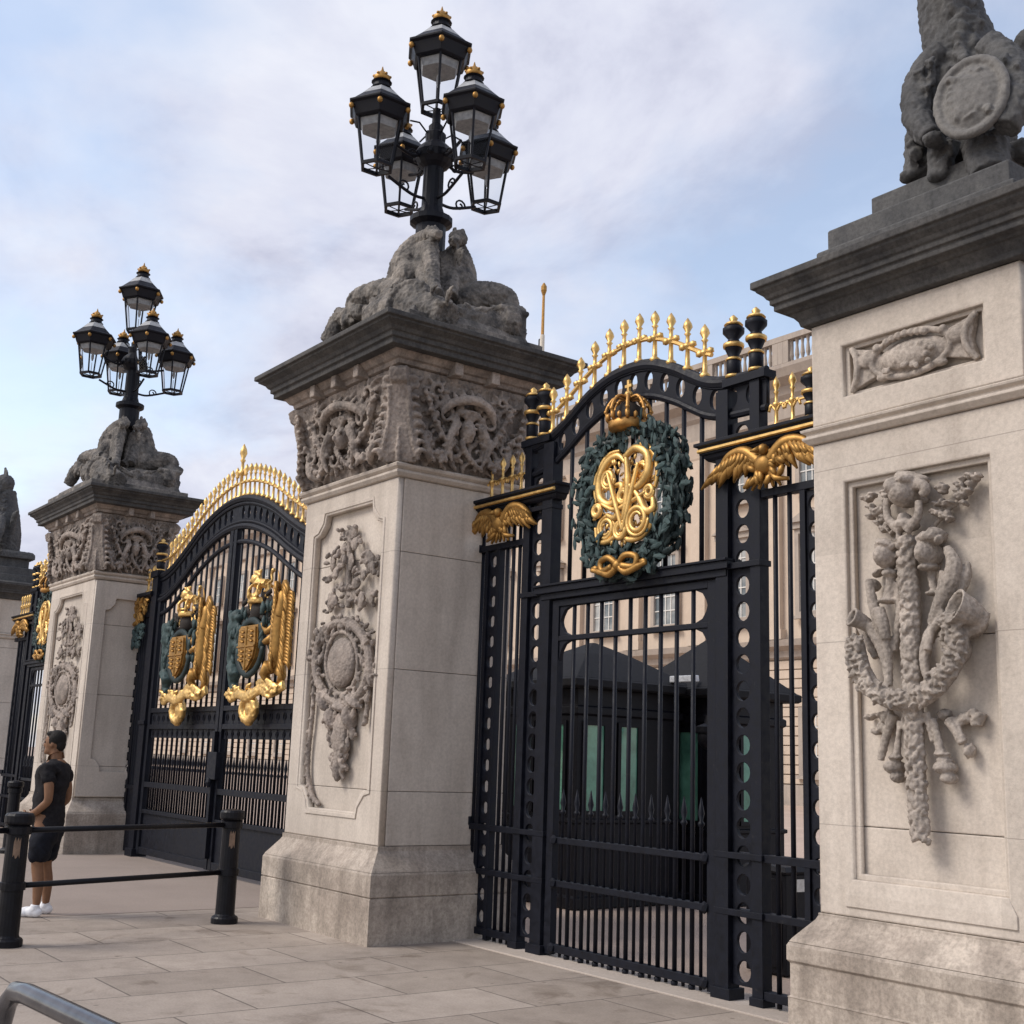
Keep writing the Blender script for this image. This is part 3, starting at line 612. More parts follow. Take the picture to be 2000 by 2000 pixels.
mb.square(RX0, RX1, RY0, RY1, [(-.085, 5.12), (-.085, 5.27), (-.095, 5.28)]); mb.square(RX0, RX1, RY0, RY1, [(-.294, 5.28), (-.294, 5.50), (-.30, 5.51)])
mb.build('stepped_top', 'stone_grey', rp, bevel=.010)

# trophy relief (traced in the plane of the panel)
YT = RY0+.03
mb = MB()
kx, kz = scl(1800, 1250, YT); kx *= .2071; kz *= .2071
def A(x, y, d=0): return at(1650+.2071*x, 900+.2071*y, YT)+Vector((0, -d, 0))
def Bp(x, y, d=0): return at(1650+.2071*x, 1280+.2071*y, YT)+Vector((0, -d, 0))
def ab(P, x, y, rx, rz, ry=None, rot=0, d=.0, sub=2): mb.blob(P(x, y, d*1.5), (rx*kx*1.14, 1.35*(ry or .5*(rx*kx+rz*kz)), rz*kz*1.14), (0, rot, 0), sub)
def at_tube(P, pts, r, d=0, n=9, k=5):
    cp = catmull([P(x, y, d*1.7) for x, y in pts], k)
    rr = [q*kz*1.14 for q in r] if isinstance(r, (list, tuple)) else r*kz*1.14
    if isinstance(rr, list):
        m_ = len(cp)-1; rr = [rr[min(int(i/m_*(len(rr)-1)), len(rr)-2)]*(1-(i/m_*(len(rr)-1)-min(int(i/m_*(len(rr)-1)), len(rr)-2)))+rr[min(int(i/m_*(len(rr)-1)), len(rr)-2)+1]*(i/m_*(len(rr)-1)-min(int(i/m_*(len(rr)-1)), len(rr)-2)) for i in range(len(cp))]
    mb.tube(cp, rr, n); return cp
# central staff, clad in overlapping leaves
st = at_tube(A, [(640, 740), (650, 1000), (672, 1300), (682, 1700), (690, 1835), (700, 2130), (712, 2430), (725, 2730), (742, 3030), (762, 3330), (785, 3560)], [72, 78, 80, 78, 76, 74, 72, 70, 66, 56, 34], .03, 12)
for i, q in enumerate(st):
    for k in range(6):
        a = k*1.05+i*.55
        mb.blob(q+Vector((math.cos(a)*.05, -abs(math.sin(a))*.06, random.uniform(-.02, .02))), (.016, .022, .03), (0, random.uniform(-.8, .8), 0), 1)
# helmet / mask at the top with jaws and plume
ab(A, 640, 330, 105, 125, .10, .2, .05); ab(A, 600, 280, 70, 90, .08, 0, .08); ab(A, 660, 170, 120, 55, .07, .3, .03); ab(A, 760, 190, 60, 40, .05, 0, .03)
ab(A, 575, 200, 40, 50, .06, 0, .03); ab(A, 700, 210, 60, 50, .07, 0, .07)
at_tube(A, [(700, 330), (740, 260), (820, 250), (860, 300), (820, 350)], [40, 46, 48, 42, 34], .06)
at_tube(A, [(500, 380), (492, 480), (510, 570), (570, 640), (630, 680)], [30, 34, 36, 40, 46], .06)
at_tube(A, [(790, 400), (795, 480), (780, 560), (730, 620), (680, 680)], [30, 34, 36, 40, 46], .06)
ab(A, 640, 620, 90, 60, .07, 0, .04); ab(A, 640, 560, 36, 50, .05, 0, .05); ab(A, 500, 350, 30, 30); ab(A, 750, 370, 34, 34)
# ribbon and oak sprays, right and left
for x, y, rx, rz, r in ((940, 290, 62, 56, .2), (960, 250, 40, 34, 0), (990, 410, 80, 40, -.3), (960, 530, 84, 52, .2), (1010, 560, 50, 36, -.5), (870, 500, 46, 40, 0), (900, 420, 46, 30, 0),
                        (1110, 250, 56, 40, .4), (1180, 300, 50, 36, -.4), (1250, 170, 46, 34, .7), (1195, 160, 26, 52, 0), (1290, 150, 24, 24, 0), (1120, 350, 60, 40, -.2), (1150, 410, 36, 30, .8), (1090, 300, 40, 30, 0), (1140, 190, 28, 34, 0), (1205, 235, 34, 30, .5),
                        (250, 370, 52, 36, -.6), (200, 370, 24, 30, 0), (290, 330, 30, 40, 0), (270, 450, 44, 34, .3), (265, 540, 34, 42, .4), (320, 500, 50, 60, 0), (420, 360, 40, 52, 0), (400, 320, 34, 36, .5), (430, 400, 46, 30, -.4), (370, 480, 50, 50, 0), (400, 560, 40, 56, .2), (340, 600, 44, 40, .4), (400, 660, 52, 34, -.4), (440, 620, 36, 40, 0), (480, 690, 50, 30, -.5)):
    ab(A, x, y, rx*.75, rz*.6, .035, r, .01, 1)
    for k in (-1, 0, 1): ab(A, x+k*rx*.55, y-rz*.5+random.uniform(-10, 10), rx*.42, rz*.36, .03, r+k*.9, .02, 1)
at_tube(A, [(1250, 180), (1130, 330), (960, 480), (820, 640), (720, 760)], 22, .0)
at_tube(A, [(270, 430), (340, 560), (430, 680), (520, 760), (600, 800)], 22, .0)
# acorn torches
ab(A, 462, 915, 78, 110, .09, .05, .04, 3); ab(A, 475, 800, 86, 48, .08, .3, .04)
for k in range(5): ab(A, 400+k*36, 790+(k-2)**2*10, 20, 42, .035, (k-2)*.35, .06, 1)
ab(A, 485, 1072, 58, 38, .06, 0, .03); at_tube(A, [(485, 1072), (478, 1180), (466, 1300)], [44, 40, 56], .03); ab(A, 460, 1330, 78, 26, .06, 0, .03)
ab(A, 850, 885, 72, 110, .09, -.05, .04, 3); ab(A, 885, 740, 96, 58, .08, 0, .04); ab(A, 930, 690, 66, 40, .06, .4, .04)
for k in range(5): ab(A, 810+k*44, 720+(k-2)**2*12, 22, 50, .035, (k-2)*.3, .07, 1)
ab(A, 850, 1020, 74, 30, .06, 0, .04); at_tube(A, [(850, 1020), (860, 1130), (880, 1240)], [38, 36, 34], .02); ab(A, 880, 1255, 66, 24, .05, 0, .02)
def horn(P, pts, radii):
    cp = catmull([P(*q) for q in pts], 6); n_ = len(cp)-1; L1 = []; L2 = []
    for i, p_ in enumerate(cp):
        t = (cp[min(i+1, n_)]-cp[max(i-1, 0)]).normalized(); a_ = t.cross(Vector((0, 0, 1))).normalized(); b_ = a_.cross(t)
        f = i/n_*(len(radii)-1); j = min(int(f), len(radii)-2); r_ = (radii[j]+(radii[j+1]-radii[j])*(f-j))*kz
        ring = [a_*math.cos(2*PI*k/16)+b_*math.sin(2*PI*k/16) for k in range(16)]
        L1.append([p_+v*r_ for v in ring]); L2.append([p_+v*max(.006, r_-.018) for v in ring])
    mb.rings(L1+L2[:n_//3:-1])
# curled leaves and horns, right side
at_tube(A, [(900, 1560), (985, 1350), (1080, 1150), (1110, 980), (1040, 830)], [40, 62, 74, 66, 30], .05)
at_tube(A, [(960, 1500), (1100, 1250), (1175, 1080), (1195, 960)], [36, 54, 50, 16], .02)
at_tube(A, [(905, 1480), (975, 1250), (1000, 1050)], [40, 44, 36], .04)
def ringed(P, c, rx, rz, r, rot, d=.05, tilt=.04):
    pts = []
    for i in range(29):
        a = 2*PI*i/28; x, y = rx*math.cos(a), rz*math.sin(a)
        pts.append(P(c[0]+x*math.cos(rot)-y*math.sin(rot), c[1]+x*math.sin(rot)+y*math.cos(rot), d+tilt*math.sin(a)))
    mb.tube(pts, r*kz, 8)
horn(A, [(1100, 1640, .0), (1250, 1590, .01), (1290, 1480, .06), (1190, 1395, .17)], [46, 70, 110, 175])
at_tube(A, [(1370, 1430), (1330, 1540), (1230, 1600), (1090, 1610)], [44, 56, 60, 50], .03)
at_tube(A, [(1010, 1420), (960, 1540), (890, 1650), (845, 1800), (840, 1960), (885, 2120)], [34, 44, 54, 50, 40, 30], .05)
at_tube(A, [(900, 1800), (930, 1640), (1010, 1540), (1090, 1545), (1150, 1640)], [36, 34, 34, 34, 24], .07)
ab(A, 1100, 1760, 84, 150, .07, .15, .02); ab(A, 1060, 1680, 46, 46, .06, 0, .05)
for k in range(12): ab(A, 1100+random.uniform(-90, 90), 1760+random.uniform(-150, 150), 30, 24, .05, random.random()*3, .05, 1)
# left horn and stems
horn(A, [(430, 1800, .02), (350, 1680, .03), (270, 1560, .06), (205, 1490, .15)], [36, 50, 66, 100])
at_tube(A, [(300, 1560), (350, 1660), (405, 1770), (440, 1880), (470, 2030)], [50, 46, 44, 40, 36], .04)
at_tube(A, [(140, 1540), (200, 1640), (250, 1760), (300, 1860)], [40, 46, 40, 30], .0)
at_tube(A, [(290, 1130), (320, 1300), (370, 1480), (430, 1650), (470, 1850), (480, 2130)], [34, 44, 50, 50, 44, 36], .04)
at_tube(A, [(530, 1150), (545, 1300), (560, 1450), (530, 1600), (500, 1800)], [36, 42, 44, 36, 30], .02)
at_tube(A, [(400, 1400), (440, 1560), (470, 1700)], [50, 60, 40], .05); ab(A, 300, 1180, 40, 60, .05, 0, .02); ab(A, 320, 1060, 50, 24, .04, -.6, .0)
# laurel swag tied round the staff
sw = at_tube(Bp, [(225, -120), (240, 20), (275, 170), (350, 300), (480, 400), (650, 440), (820, 405), (960, 300), (1070, 170), (1150, 20), (1185, -130), (1150, -260), (1090, -330)], [52, 66, 76, 82, 86, 88, 86, 84, 82, 78, 70, 58, 40], .06, 10)
for i, q in enumerate(sw):
    for k in range(10):
        mb.blob(q+Vector((random.uniform(-.05, .05), random.uniform(-.07, -.01), random.uniform(-.05, .05))), (.028, .022, .010), (0, random.uniform(0, 3.1), 0), 1)
# tassels below
ab(Bp, 500, 1055, 66, 62, .06, 0, .02, 3); ab(Bp, 535, 1150, 46, 50, .05, 0, .02); at_tube(Bp, [(575, 620), (555, 800), (538, 960)], [28, 24, 40], .03); ab(Bp, 525, 965, 52, 20, .04, 0, .03)
ab(Bp, 980, 1060, 78, 56, .06, 0, .02, 3); ab(Bp, 1015, 1160, 56, 50, .05, 0, .02); at_tube(Bp, [(880, 600), (920, 760), (955, 910)], [30, 34, 44], .03); ab(Bp, 965, 935, 60, 22, .04, 0, .03); ab(Bp, 975, 990, 60, 22, .04, 0, .02)
at_tube(Bp, [(480, 560), (420, 720), (380, 880), (355, 990)], [46, 40, 36, 30], .01); at_tube(Bp, [(440, 520), (370, 620), (300, 740)], [36, 34, 24], .0)
for x, y, rx, rz in ((370, 690, 60, 46), (230, 585, 36, 30), (300, 720, 44, 30), (400, 600, 50, 60), (290, 570, 40, 22), (940, 560, 62, 54), (1150, 590, 66, 54), (1260, 600, 50, 60), (1250, 650, 46, 22), (1180, 900, 42, 70), (1100, 620, 50, 40), (1210, 540, 40, 36), (1290, 560, 30, 24), (350, 560, 40, 30)):
    ab(Bp, x, y, rx, rz, .04, random.uniform(-.6, .6), .0, 1)
at_tube(Bp, [(1010, 610), (1080, 700), (1150, 830)], [46, 46, 40], .02); at_tube(Bp, [(640, 560), (620, 700)], 30, .04); at_tube(Bp, [(820, 540), (860, 700), (880, 820)], [34, 30, 22], .03)
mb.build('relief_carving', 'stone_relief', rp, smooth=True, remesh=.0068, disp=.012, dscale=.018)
# cartouche in the frieze panel
mb = MB(); YF = RY0+.05; cx_, cz_ = (px0+px1)/2, 4.21
hw, hh = (px1-px0)/2-.05, .145
def q_(u, v, d=0): return Vector((cx_+u*hw, YF-d, cz_+v*hh))
mb.blob(q_(0, -.05, .0), (.27, .07, .115), sub=3)
mb.blob(q_(0, -.1, .05), (.20, .05, .085), sub=3)
mb.tube(catmull([q_(math.cos(a)*.62, math.sin(a)*.95, .035) for a in [2*PI*i/16 for i in range(17)]], 3), .022, 8)
for s in (-1, 1):
    mb.rings([[q_(s*u, v, d) for u, v in ((.50, -.55), (.98, -.98), (.90, 0), (.98, .98), (.50, .55))] for d in (-.02, .03)])
    mb.tube(catmull([q_(s*.98, -1, .02), q_(s*.86, -.4, .05), q_(s*.86, .4, .05), q_(s*.98, 1, .02)], 5), .022, 8)
    mb.blob(q_(s*.70, .25, .03), (.07, .04, .06)); mb.blob(q_(s*.52, .62, .04), .032); mb.blob(q_(s*.45, -.75, .03), (.05, .03, .025))
for k in range(7): mb.blob(q_(-.34+k*.1, .72+.16*math.cos((k-3)*.5), .06), (.03, .03, .03), sub=1)
for k in range(22): mb.blob(q_(random.uniform(-.38, .42), random.uniform(-.75, .35), .085), (.024, .016, .02), (0, random.random()*3, 0), 1)
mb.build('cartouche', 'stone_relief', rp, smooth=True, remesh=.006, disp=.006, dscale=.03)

# heraldic statue on the right pier
SB = Vector((RC.x, 6.85, 5.50))
stt = thing('heraldic_statue', 'dark grey heraldic beast holding an oval shield, on the nearest pier at right', 'statue', SB, 'shield-bearing beasts on the outer piers')
mb = MB()
def T(px, py, r, Y=6.7, ry=None, rot=(0, 0, 0), sub=2):
    a, b_ = scl(px, py, Y); a = min(a, .0052)
    mb.blob(at(px, py, Y), (r[0]*a, ry or .5*(r[0]*a+r[1]*b_), r[1]*b_), rot, sub)
def ST(pts, radii, flat=1.0): 
    cp = catmull([at(*q) for q in pts], 5); m_ = len(cp)-1; rr = []
    for i in range(m_+1):
        f = i/m_*(len(radii)-1); j = min(int(f), len(radii)-2); rr.append(radii[j]+(radii[j+1]-radii[j])*(f-j))
    mb.tube(cp, rr, 12, flat); return cp
ST([(1895, 330, 6.9), (1895, 230, 6.88), (1885, 130, 6.85), (1862, 50, 6.82), (1850, -20, 6.78)], [.29, .30, .26, .22, .20])
mb.blob(at(1846, -70, 6.72), (.22, .21, .22)); ST([(1846, -62, 6.62), (1838, -50, 6.42)], [.11, .07])
for k in range(7): mb.tube([at(1820+k*9, -118, 6.72), at(1818+k*9.5, -150, 6.72)], [.03, .02], 6)
ST([(1842, 95, 6.62), (1808, 135, 6.58), (1790, 185, 6.52), (1794, 236, 6.46), (1818, 270, 6.40)], [.08, .095, .105, .095, .07])
mb.blob(at(1826, 274, 6.36), (.07, .09, .05))
ST([(1796, 262, 6.62), (1790, 310, 6.6), (1788, 345, 6.58)], [.10, .08, .08]); mb.blob(at(1782, 346, 6.58), (.085, .10, .045))
ST([(1845, 275, 6.5), (1838, 315, 6.52), (1838, 345, 6.52)], [.11, .085, .085]); mb.blob(at(1840, 346, 6.52), (.085, .10, .045))
ST([(1815, 320, 6.7), (1820, 345, 6.62)], [.10, .09]); ST([(1925, 290, 6.6), (1935, 345, 6.5)], [.15, .12])
ST([(1930, 90, 6.65), (1975, 130, 6.6), (1988, 195, 6.5), (1965, 250, 6.42)], [.10, .11, .11, .08])
for k in range(6): ST([(1960, 200-k*6, 6.9), (1985+k*3, 120-k*8, 6.9), (1998+k*6, 66-k*4, 6.92)], [.07, .06, .015])
random.seed(33)
for k in range(90):             # fur locks on the limbs
    px_, py_, pr_ = random.choice(((1806, 136, 22), (1792, 185, 22), (1796, 236, 20), (1788, 296, 18), (1840, 300, 22), (1978, 140, 28), (1985, 200, 26)))
    p_ = at(px_+random.uniform(-pr_, pr_), py_+random.uniform(-pr_, pr_), 6.44+.06*random.random())
    mb.tube([p_+Vector((0, .03, .04)), p_, p_+Vector((random.uniform(-.03, .03), .02, -.07))], [.012, .024, .004], 6)
for k in range(110):            # mane locks falling over the chest and shoulders
    t = random.random(); x = 1856+30*t+random.uniform(-1, 1)*(28+34*t); y = -40+190*t
    p_ = at(x, y, 6.62-.04*t+abs(x-1856-30*t)*.003)
    mb.tube([p_+Vector((0, .05, .05)), p_+Vector((random.uniform(-.02, .02), -.02, -.01)), p_+Vector((random.uniform(-.04, .04), .0, -.11))], [.02, .036, .006], 6)
mb.square(-4.58, -3.78, 6.68, 7.4, [(0, 5.49), (-.01, 5.60), (-.06, 5.65)])
mb.build('beast', 'stone_grey', stt, smooth=True, remesh=.012, disp=.035, dscale=.05, relax=2)
mb = MB(); sx, sz = scl(1898, 190, 6.36); sx = min(sx, .0052)
SM = Matrix.Translation(at(1900, 194, 6.36)) @ Euler((-.10, 0, .22)).to_matrix().to_4x4()
def sh_(x, z, d=0): return SM @ Vector((x*sx, -d, z*sz))
mb.blob(sh_(0, 0), (56*sx, .09, 72*sz), (-.10, 0, .22), 3)
mb.tube([sh_(60*math.cos(a), 76*math.sin(a), .03) for a in [2*PI*i/36 for i in range(37)]], .032, 8)
for k in range(34): mb.blob(sh_(random.uniform(-36, 36), random.uniform(-48, 48), .07), (random.uniform(.02, .05), .016, random.uniform(.012, .024)), (0, random.random()*3, .2), 1)
mb.build('shield', 'stone_shield', stt, smooth=True, remesh=.010, disp=.012, dscale=.04)
FAR = Vector((-27.35, 6.58, 0))
rp2 = place(rp, FAR, 'farthest stone pier, only a sliver showing at the left edge of the photo')
st2 = place(stt, (FAR.x, FAR.y-.05, 5.50), 'distant beast statue with shield on the farthest pier at the left edge')

# ------------------------------------------------------------------ ironwork helpers
GY = 6.90
def spear(mb, x, y, z, h, s=1.0):
    mb.lathe((x, y, z), [(.030*s, 0), (.034*s, .03), (.016*s, .05), (.013*s, h*.42), (.028*s, h*.45), (.028*s, h*.49), (.013*s, h*.52), (.012*s, h*.66), (.022*s, h*.70), (.012*s, h*.73), (.030*s, h*.83), (.024*s, h*.90), (.003*s, h)], 8)
def urn(parent, x, y, z, h=.52, s=1.0):
    mb = MB(); mb.lathe((x, y, z), [(.055*s, 0), (.055*s, h*.30), (.035*s, h*.34), (.06*s, h*.44), (.075*s, h*.52), (.05*s, h*.58), (.04*s, h*.62), (.085*s, h*.72), (.085*s, h*.78), (.05*s, h*.84)], 12)
    o = mb.build('urn_finial', 'iron', parent, smooth=True)
    mb = MB(); mb.lathe((x, y, z), [(.062*s, h*.02), (.066*s, h*.05), (.062*s, h*.07)], 12); mb.lathe((x, y, z), [(.060*s, h*.29), (.064*s, h*.31), (.05*s, h*.335)], 12)
    mb.lathe((x, y, z), [(.079*s, h*.485), (.084*s, h*.52), (.079*s, h*.55)], 12)
    mb.lathe((x, y, z), [(.075*s, h*.835), (.06*s, h*.87), (.025*s, h*.90), (.035*s, h*.94), (.004*s, h)], 12)
    mb.lathe((x, y, z), [(.036*s, h*.01), (.036*s, h*.86)], 8); mb.build('gilt_rings', 'gold', o, smooth=True)
def ladder(x0, x1, z0, z1, pitch, r, y, th=.03):
    n = int((z1-z0)/pitch); cx = (x0+x1)/2; p = (z1-z0)/n
    return plate(rect(x0, x1, z0, z1), [ell(cx, z0+p*(i+.5), r, r*1.12, 14) for i in range(n)], y-th/2, y+th/2, .004)
def interp(pts, x):
    for (xa, za), (xb, zb) in zip(pts, pts[1:]):
        if xa <= x <= xb:
            t = (x-xa)/(xb-xa); t = t
            return za+(zb-za)*t
    return pts[0][1] if x < pts[0][0] else pts[-1][1]
def smoothpts(pts, k=6):
    return [(p.x, p.z) for p in catmull([(a, 0, b_) for a, b_ in pts], k)]
def gilded_eagle(parent, x0, x1, z0, z1, y):
    """spread-winged gilded ornament under a lintel"""
    mb = MB(); cx = (x0+x1)/2; w = (x1-x0)/2; h = (z1-z0)
    mb.blob((cx, y-.05, z0+h*.55), (.10, .08, h*.30)); mb.blob((cx+.02, y-.10, z0+h*.88), (.042, .05, .045)); mb.tube([(cx-.0, y-.13, z0+h*.88), (cx-.06, y-.16, z0+h*.84)], [.03, .006], 6)
    for k in range(14): mb.blob((cx+random.uniform(-.2, .2), y-.08, z0+h*random.uniform(.1, .7)), (.06, .03, .028), (0, random.random()*3, 0), 1)
    for s in (-1, 1):
        mb.tube(catmull([(cx+s*.05, y-.06, z0+h*.62), (cx+s*w*.4, y-.07, z0+h*.98), (cx+s*w*.75, y-.06, z0+h*.95), (cx+s*w, y-.04, z0+h*.62)], 5), [.05-.0015*i for i in range(16)], 7)
        for k in range(11):
            t = k/10; a = Vector((cx+s*(w*.15+w*.80*t), y-.05, z0+h*(.80+.16*math.sin(PI*t)-.15*t)))
            ln = h*(.42+.16*math.sin(PI*t))*random.uniform(.8, 1.2); dx = s*(.06+.10*t)*random.uniform(.7, 1.4)
            mb.tube([a, a+Vector((dx*.5, -.02, -ln*.6)), a+Vector((dx, 0, -ln))], [.034, .032, .008], 6)
            mb.tube([a+Vector((0, -.025, .01)), a+Vector((dx*.5, -.035, -ln*.45))], [.03, .014], 6)
        mb.tube([(cx+s*.04, y-.05, z0+h*.35), (cx+s*.12, y-.08, z0+h*.1), (cx+s*.22, y-.05, z0+h*.05)], [.03, .025, .015], 6)
        for k in range(3): mb.tube([(cx+s*.03*k, y-.04, z0+h*.35), (cx+s*.07*k, y-.05, z0-.02)], [.03, .012], 6)
    mb.build('gilded_eagle', 'gold_dull', parent, smooth=True)

# ------------------------------------------------------------------ walk-through gate between middle and right piers
gate = thing('iron_gate', 'tall black walk-through gate with gold royal cipher in a green wreath', 'gate', (-7.6, GY, 0), 'walk-through side gates')
archtop = [(-9.17, 4.63), (-8.95, 4.635), (-8.72, 4.69), (-8.5, 4.80), (-8.24, 4.95), (-7.96, 5.05), (-7.67, 5.08), (-7.40, 5.05), (-7.12, 4.94), (-6.92, 4.83), (-6.72, 4.73), (-6.5, 4.685), (-6.10, 4.67)]
top = smoothpts(archtop, 5); low = [(x, z-.30) for x, z in top]
holes = []
for i in range(15):
    x = -9.0+i*(2.74/14); z0 = interp(low, x); z1 = interp(top, x)
    holes.append(ell(x, (z0+z1)/2, .052, .085, 12))
mb = MB(); mb.merge(plate(top+low[::-1], holes, GY-.02, GY+.02, .004))
mb.tube([(x, GY-.01, z-.015) for x, z in top], .045, 8); mb.tube([(x, GY-.01, z+.02) for x, z in top], .03, 8)
mb.tube([(x, GY-.01, z+.01) for x, z in low], .032, 8); mb.tube([(x, GY-.015, z-.05) for x, z in top], .02, 6)
for x0 in (-9.18, -6.52): mb.box(x0, x0+.44, GY-.07, GY+.07, 4.62, 4.685)
arch = mb.build('overthrow_arch', 'iron', gate)
gr = [(x, interp(top, x)+.235) for x in [-8.80+i*.1 for i in range(22)]]
MB().tube([(x, GY, z) for x, z in gr], .021, 6).build('gilt_rail', 'gold', arch)
for i in range(11):
    x = -8.78+i*.2; mb = MB(); spear(mb, x, GY, interp(top, x)+.02, .47, 1.4)
    for s in (-1, 1): mb.blob((x+s*.06, GY, interp(top, x)+.245), (.045, .03, .034), sub=1)
    mb.build('spear_finial', 'gold', arch, smooth=True)
for x, z in ((-9.10, 4.685), (-8.90, 4.685), (-6.46, 4.685), (-6.22, 4.685)): urn(gate, x, GY, z, .55, 1.05)
for xa, xb, xi in ((-9.13, -9.03, (-8.83, -8.68)), (-6.25, -6.15, (-6.60, -6.47))):
    mb = MB(); mb.box(xa, xb, GY-.05, GY+.05, 0, 4.62); mb.box(xi[0], xi[1], GY-.06, GY+.06, -.01, 4.60)
    l0, l1 = (xb, xi[0]) if xi[0] > xb else (xi[1], xa)
    mb.merge(ladder(l0, l1, .12, 4.32, .195, .066, GY))
    mb.box(xi[0]-.03, xi[1]+.03, GY-.08, GY+.08, 0, .09); mb.box(xa-.015, xb+.015, GY-.065, GY+.065, 0, .07)
    for z in (3.17, 3.98, 1.02, .62): mb.box(min(xa, xi[0])-.01, max(xb, xi[1])+.01, GY-.065, GY+.065, z-.02, z+.025)
    mb.build('gate_post', 'iron', gate, bevel=.004)
# transom, upper grille
mb = MB(); mb.box(-8.86, -6.44, GY-.10, GY+.06, 3.155, 3.215); mb.box(-8.80, -6.48, GY-.07, GY+.05, 3.10, 3.155); mb.box(-8.86, -6.44, GY-.12, GY+.07, 3.215, 3.235)
mb.build('transom', 'iron', gate, bevel=.004)
mb = MB()
for i in range(9):
    x = -8.68+(i+1)*.208; mb.lathe((x, GY, 0), [(.020, 3.22), (.020, interp(low, x)+.03)], 8)
mb.build('upper_bars', 'iron', gate, smooth=True)
# leaf
leaf = MB()
lx0, lx1 = -8.66, -6.62
for xa, xb in ((lx0, lx0+.09), (lx1-.09, lx1)): leaf.box(xa, xb, GY-.035, GY+.035, .03, 3.09)
leaf.box(lx0+.09, lx1-.09, GY-.035, GY+.035, 3.03, 3.09)
for z, t in ((2.74, .022), (.98, .026), (.62, .026), (.085, .032)): leaf.box(lx0+.09, lx1-.09, GY-.033, GY+.033, z-t, z+t)
for s, x in ((1, lx0+.09), (-1, lx1-.09)):
    for zc in (3.03, 2.76, 2.72):
        sg = -1 if zc != 2.76 else 1
        leaf.rings([[(x, y, zc), (x+s*.16, y, zc), (x+s*.07, y, zc+sg*.035), (x+s*.03, y, zc+sg*.09), (x, y, zc+sg*.18)] for y in (GY-.02, GY+.02)])
    for zc in (.98, .62, .085): leaf.blob((x+s*.02, GY-.04, zc), (.045, .03, .05), sub=1)
lf = leaf.build('gate_leaf', 'iron', gate, bevel=.004)
mb = MB()
for i in range(9):
    x = lx0+.09+(i+1)*(lx1-lx0-.18)/10
    mb.lathe((x, GY, 0), [(.0185, .0), (.0185, 3.04)], 8); mb.lathe((x, GY, 0), [(.024, .0), (.028, .04), (.018, .05)], 8)
mb.build('bars', 'iron', lf, smooth=True)
mb = MB()
for i in range(10):
    x = lx0+.09+(i+.5)*(lx1-lx0-.18)/10
    mb.lathe((x, GY, 0), [(.014, .02), (.014, 1.20), (.026, 1.215), (.026, 1.23), (.012, 1.245), (.026, 1.30), (.003, 1.42)], 8)
mb.build('dog_bars', 'iron', lf, smooth=True)
# side panels
for sgn, (xa, xb), lad, bars, (tx0, tx1), (ex0, ex1) in ((-1, (-9.86, -9.13), (-9.76, -9.52), (-9.84, -9.43, -9.33, -9.23), (-10.02, -8.62), (-9.88, -8.98)), (1, (-6.15, -5.12), (-5.78, -5.54), (-6.04, -5.90, -5.42, -5.28), (-6.68, -5.12), (-6.52, -5.56))):
    mb = MB()
    mb.merge(ladder(lad[0]+.05, lad[1]-.05, .12, 3.66, .195, .052, GY))
    mb.box(lad[0], lad[0]+.05, GY-.035, GY+.035, .02, 3.68); mb.box(lad[1]-.05, lad[1], GY-.035, GY+.035, .02, 3.68)
    for z, t in ((3.70, .03), (1.02, .028), (.62, .026), (.09, .03)): mb.box(xa-(.06 if sgn < 0 else 0), xb, GY-.04, GY+.04, z-t, z+t)
    sp_ = mb.build('side_panel', 'iron', gate, bevel=.004)
    mb = MB()
    for x in bars: mb.lathe((x, GY, 0), [(.0185, .02), (.0185, 4.1)], 8)
    mb.build('bars', 'iron', sp_, smooth=True)
    zt_ = 4.13
    mb = MB(); mb.rings([[(tx0-o, GY-.06-o, z), (tx1+o, GY-.06-o, z), (tx1+o, GY+.05, z), (tx0-o, GY+.05, z)] for o, z in ((0, zt_-.09), (.02, zt_-.07), (.03, zt_-.045), (.05, zt_-.04), (.06, zt_+.02), (.085, zt_+.03), (.085, zt_+.055), (.0, zt_+.07))])
    mb.build('lintel', 'iron', sp_, bevel=.003)
    mb = MB(); mb.tube([(tx0-.05, GY-.125, zt_-.01), (tx1+.05, GY-.125, zt_-.01)], .017, 6)
    if sgn < 0: mb.tube([(tx0-.065, GY-.125, zt_-.01), (tx0-.065, GY+.05, zt_-.01)], .014, 6)
    mb.build('gilt_moulding', 'gold', sp_)
    gilded_eagle(sp_, ex0, ex1, 3.74, 4.04, GY-.05)
    xs = (-9.92, -9.74, -9.56, -9.40, -9.25) if sgn < 0 else (-6.02, -5.86, -5.48)
    for x in xs:
        mb = MB(); spear(mb, x, GY, zt_+.06, .42, 1.05)
        for s in (-1, 1): mb.tube(catmull([(x, GY, zt_+.20), (x+s*.05, GY, zt_+.26), (x+s*.075, GY, zt_+.21)], 4), .012, 6)
        mb.build('spear_finial', 'gold', sp_, smooth=True)
    if sgn > 0: urn(gate, -5.68, GY, zt_+.06, .42, .95)
    MB().tube([(min(xs)-.05, GY, zt_+.25), (max(xs)+.05, GY, zt_+.25)], .012, 6).build('gilt_rail', 'gold', sp_)
# hinge lugs into the middle pier
mb = MB()
for z in (3.70, 1.06): mb.box(-10.02, -9.84, GY-.05, GY+.05, z-.03, z+.05)
mb.build('wall_lug', 'iron', gate, bevel=.006)
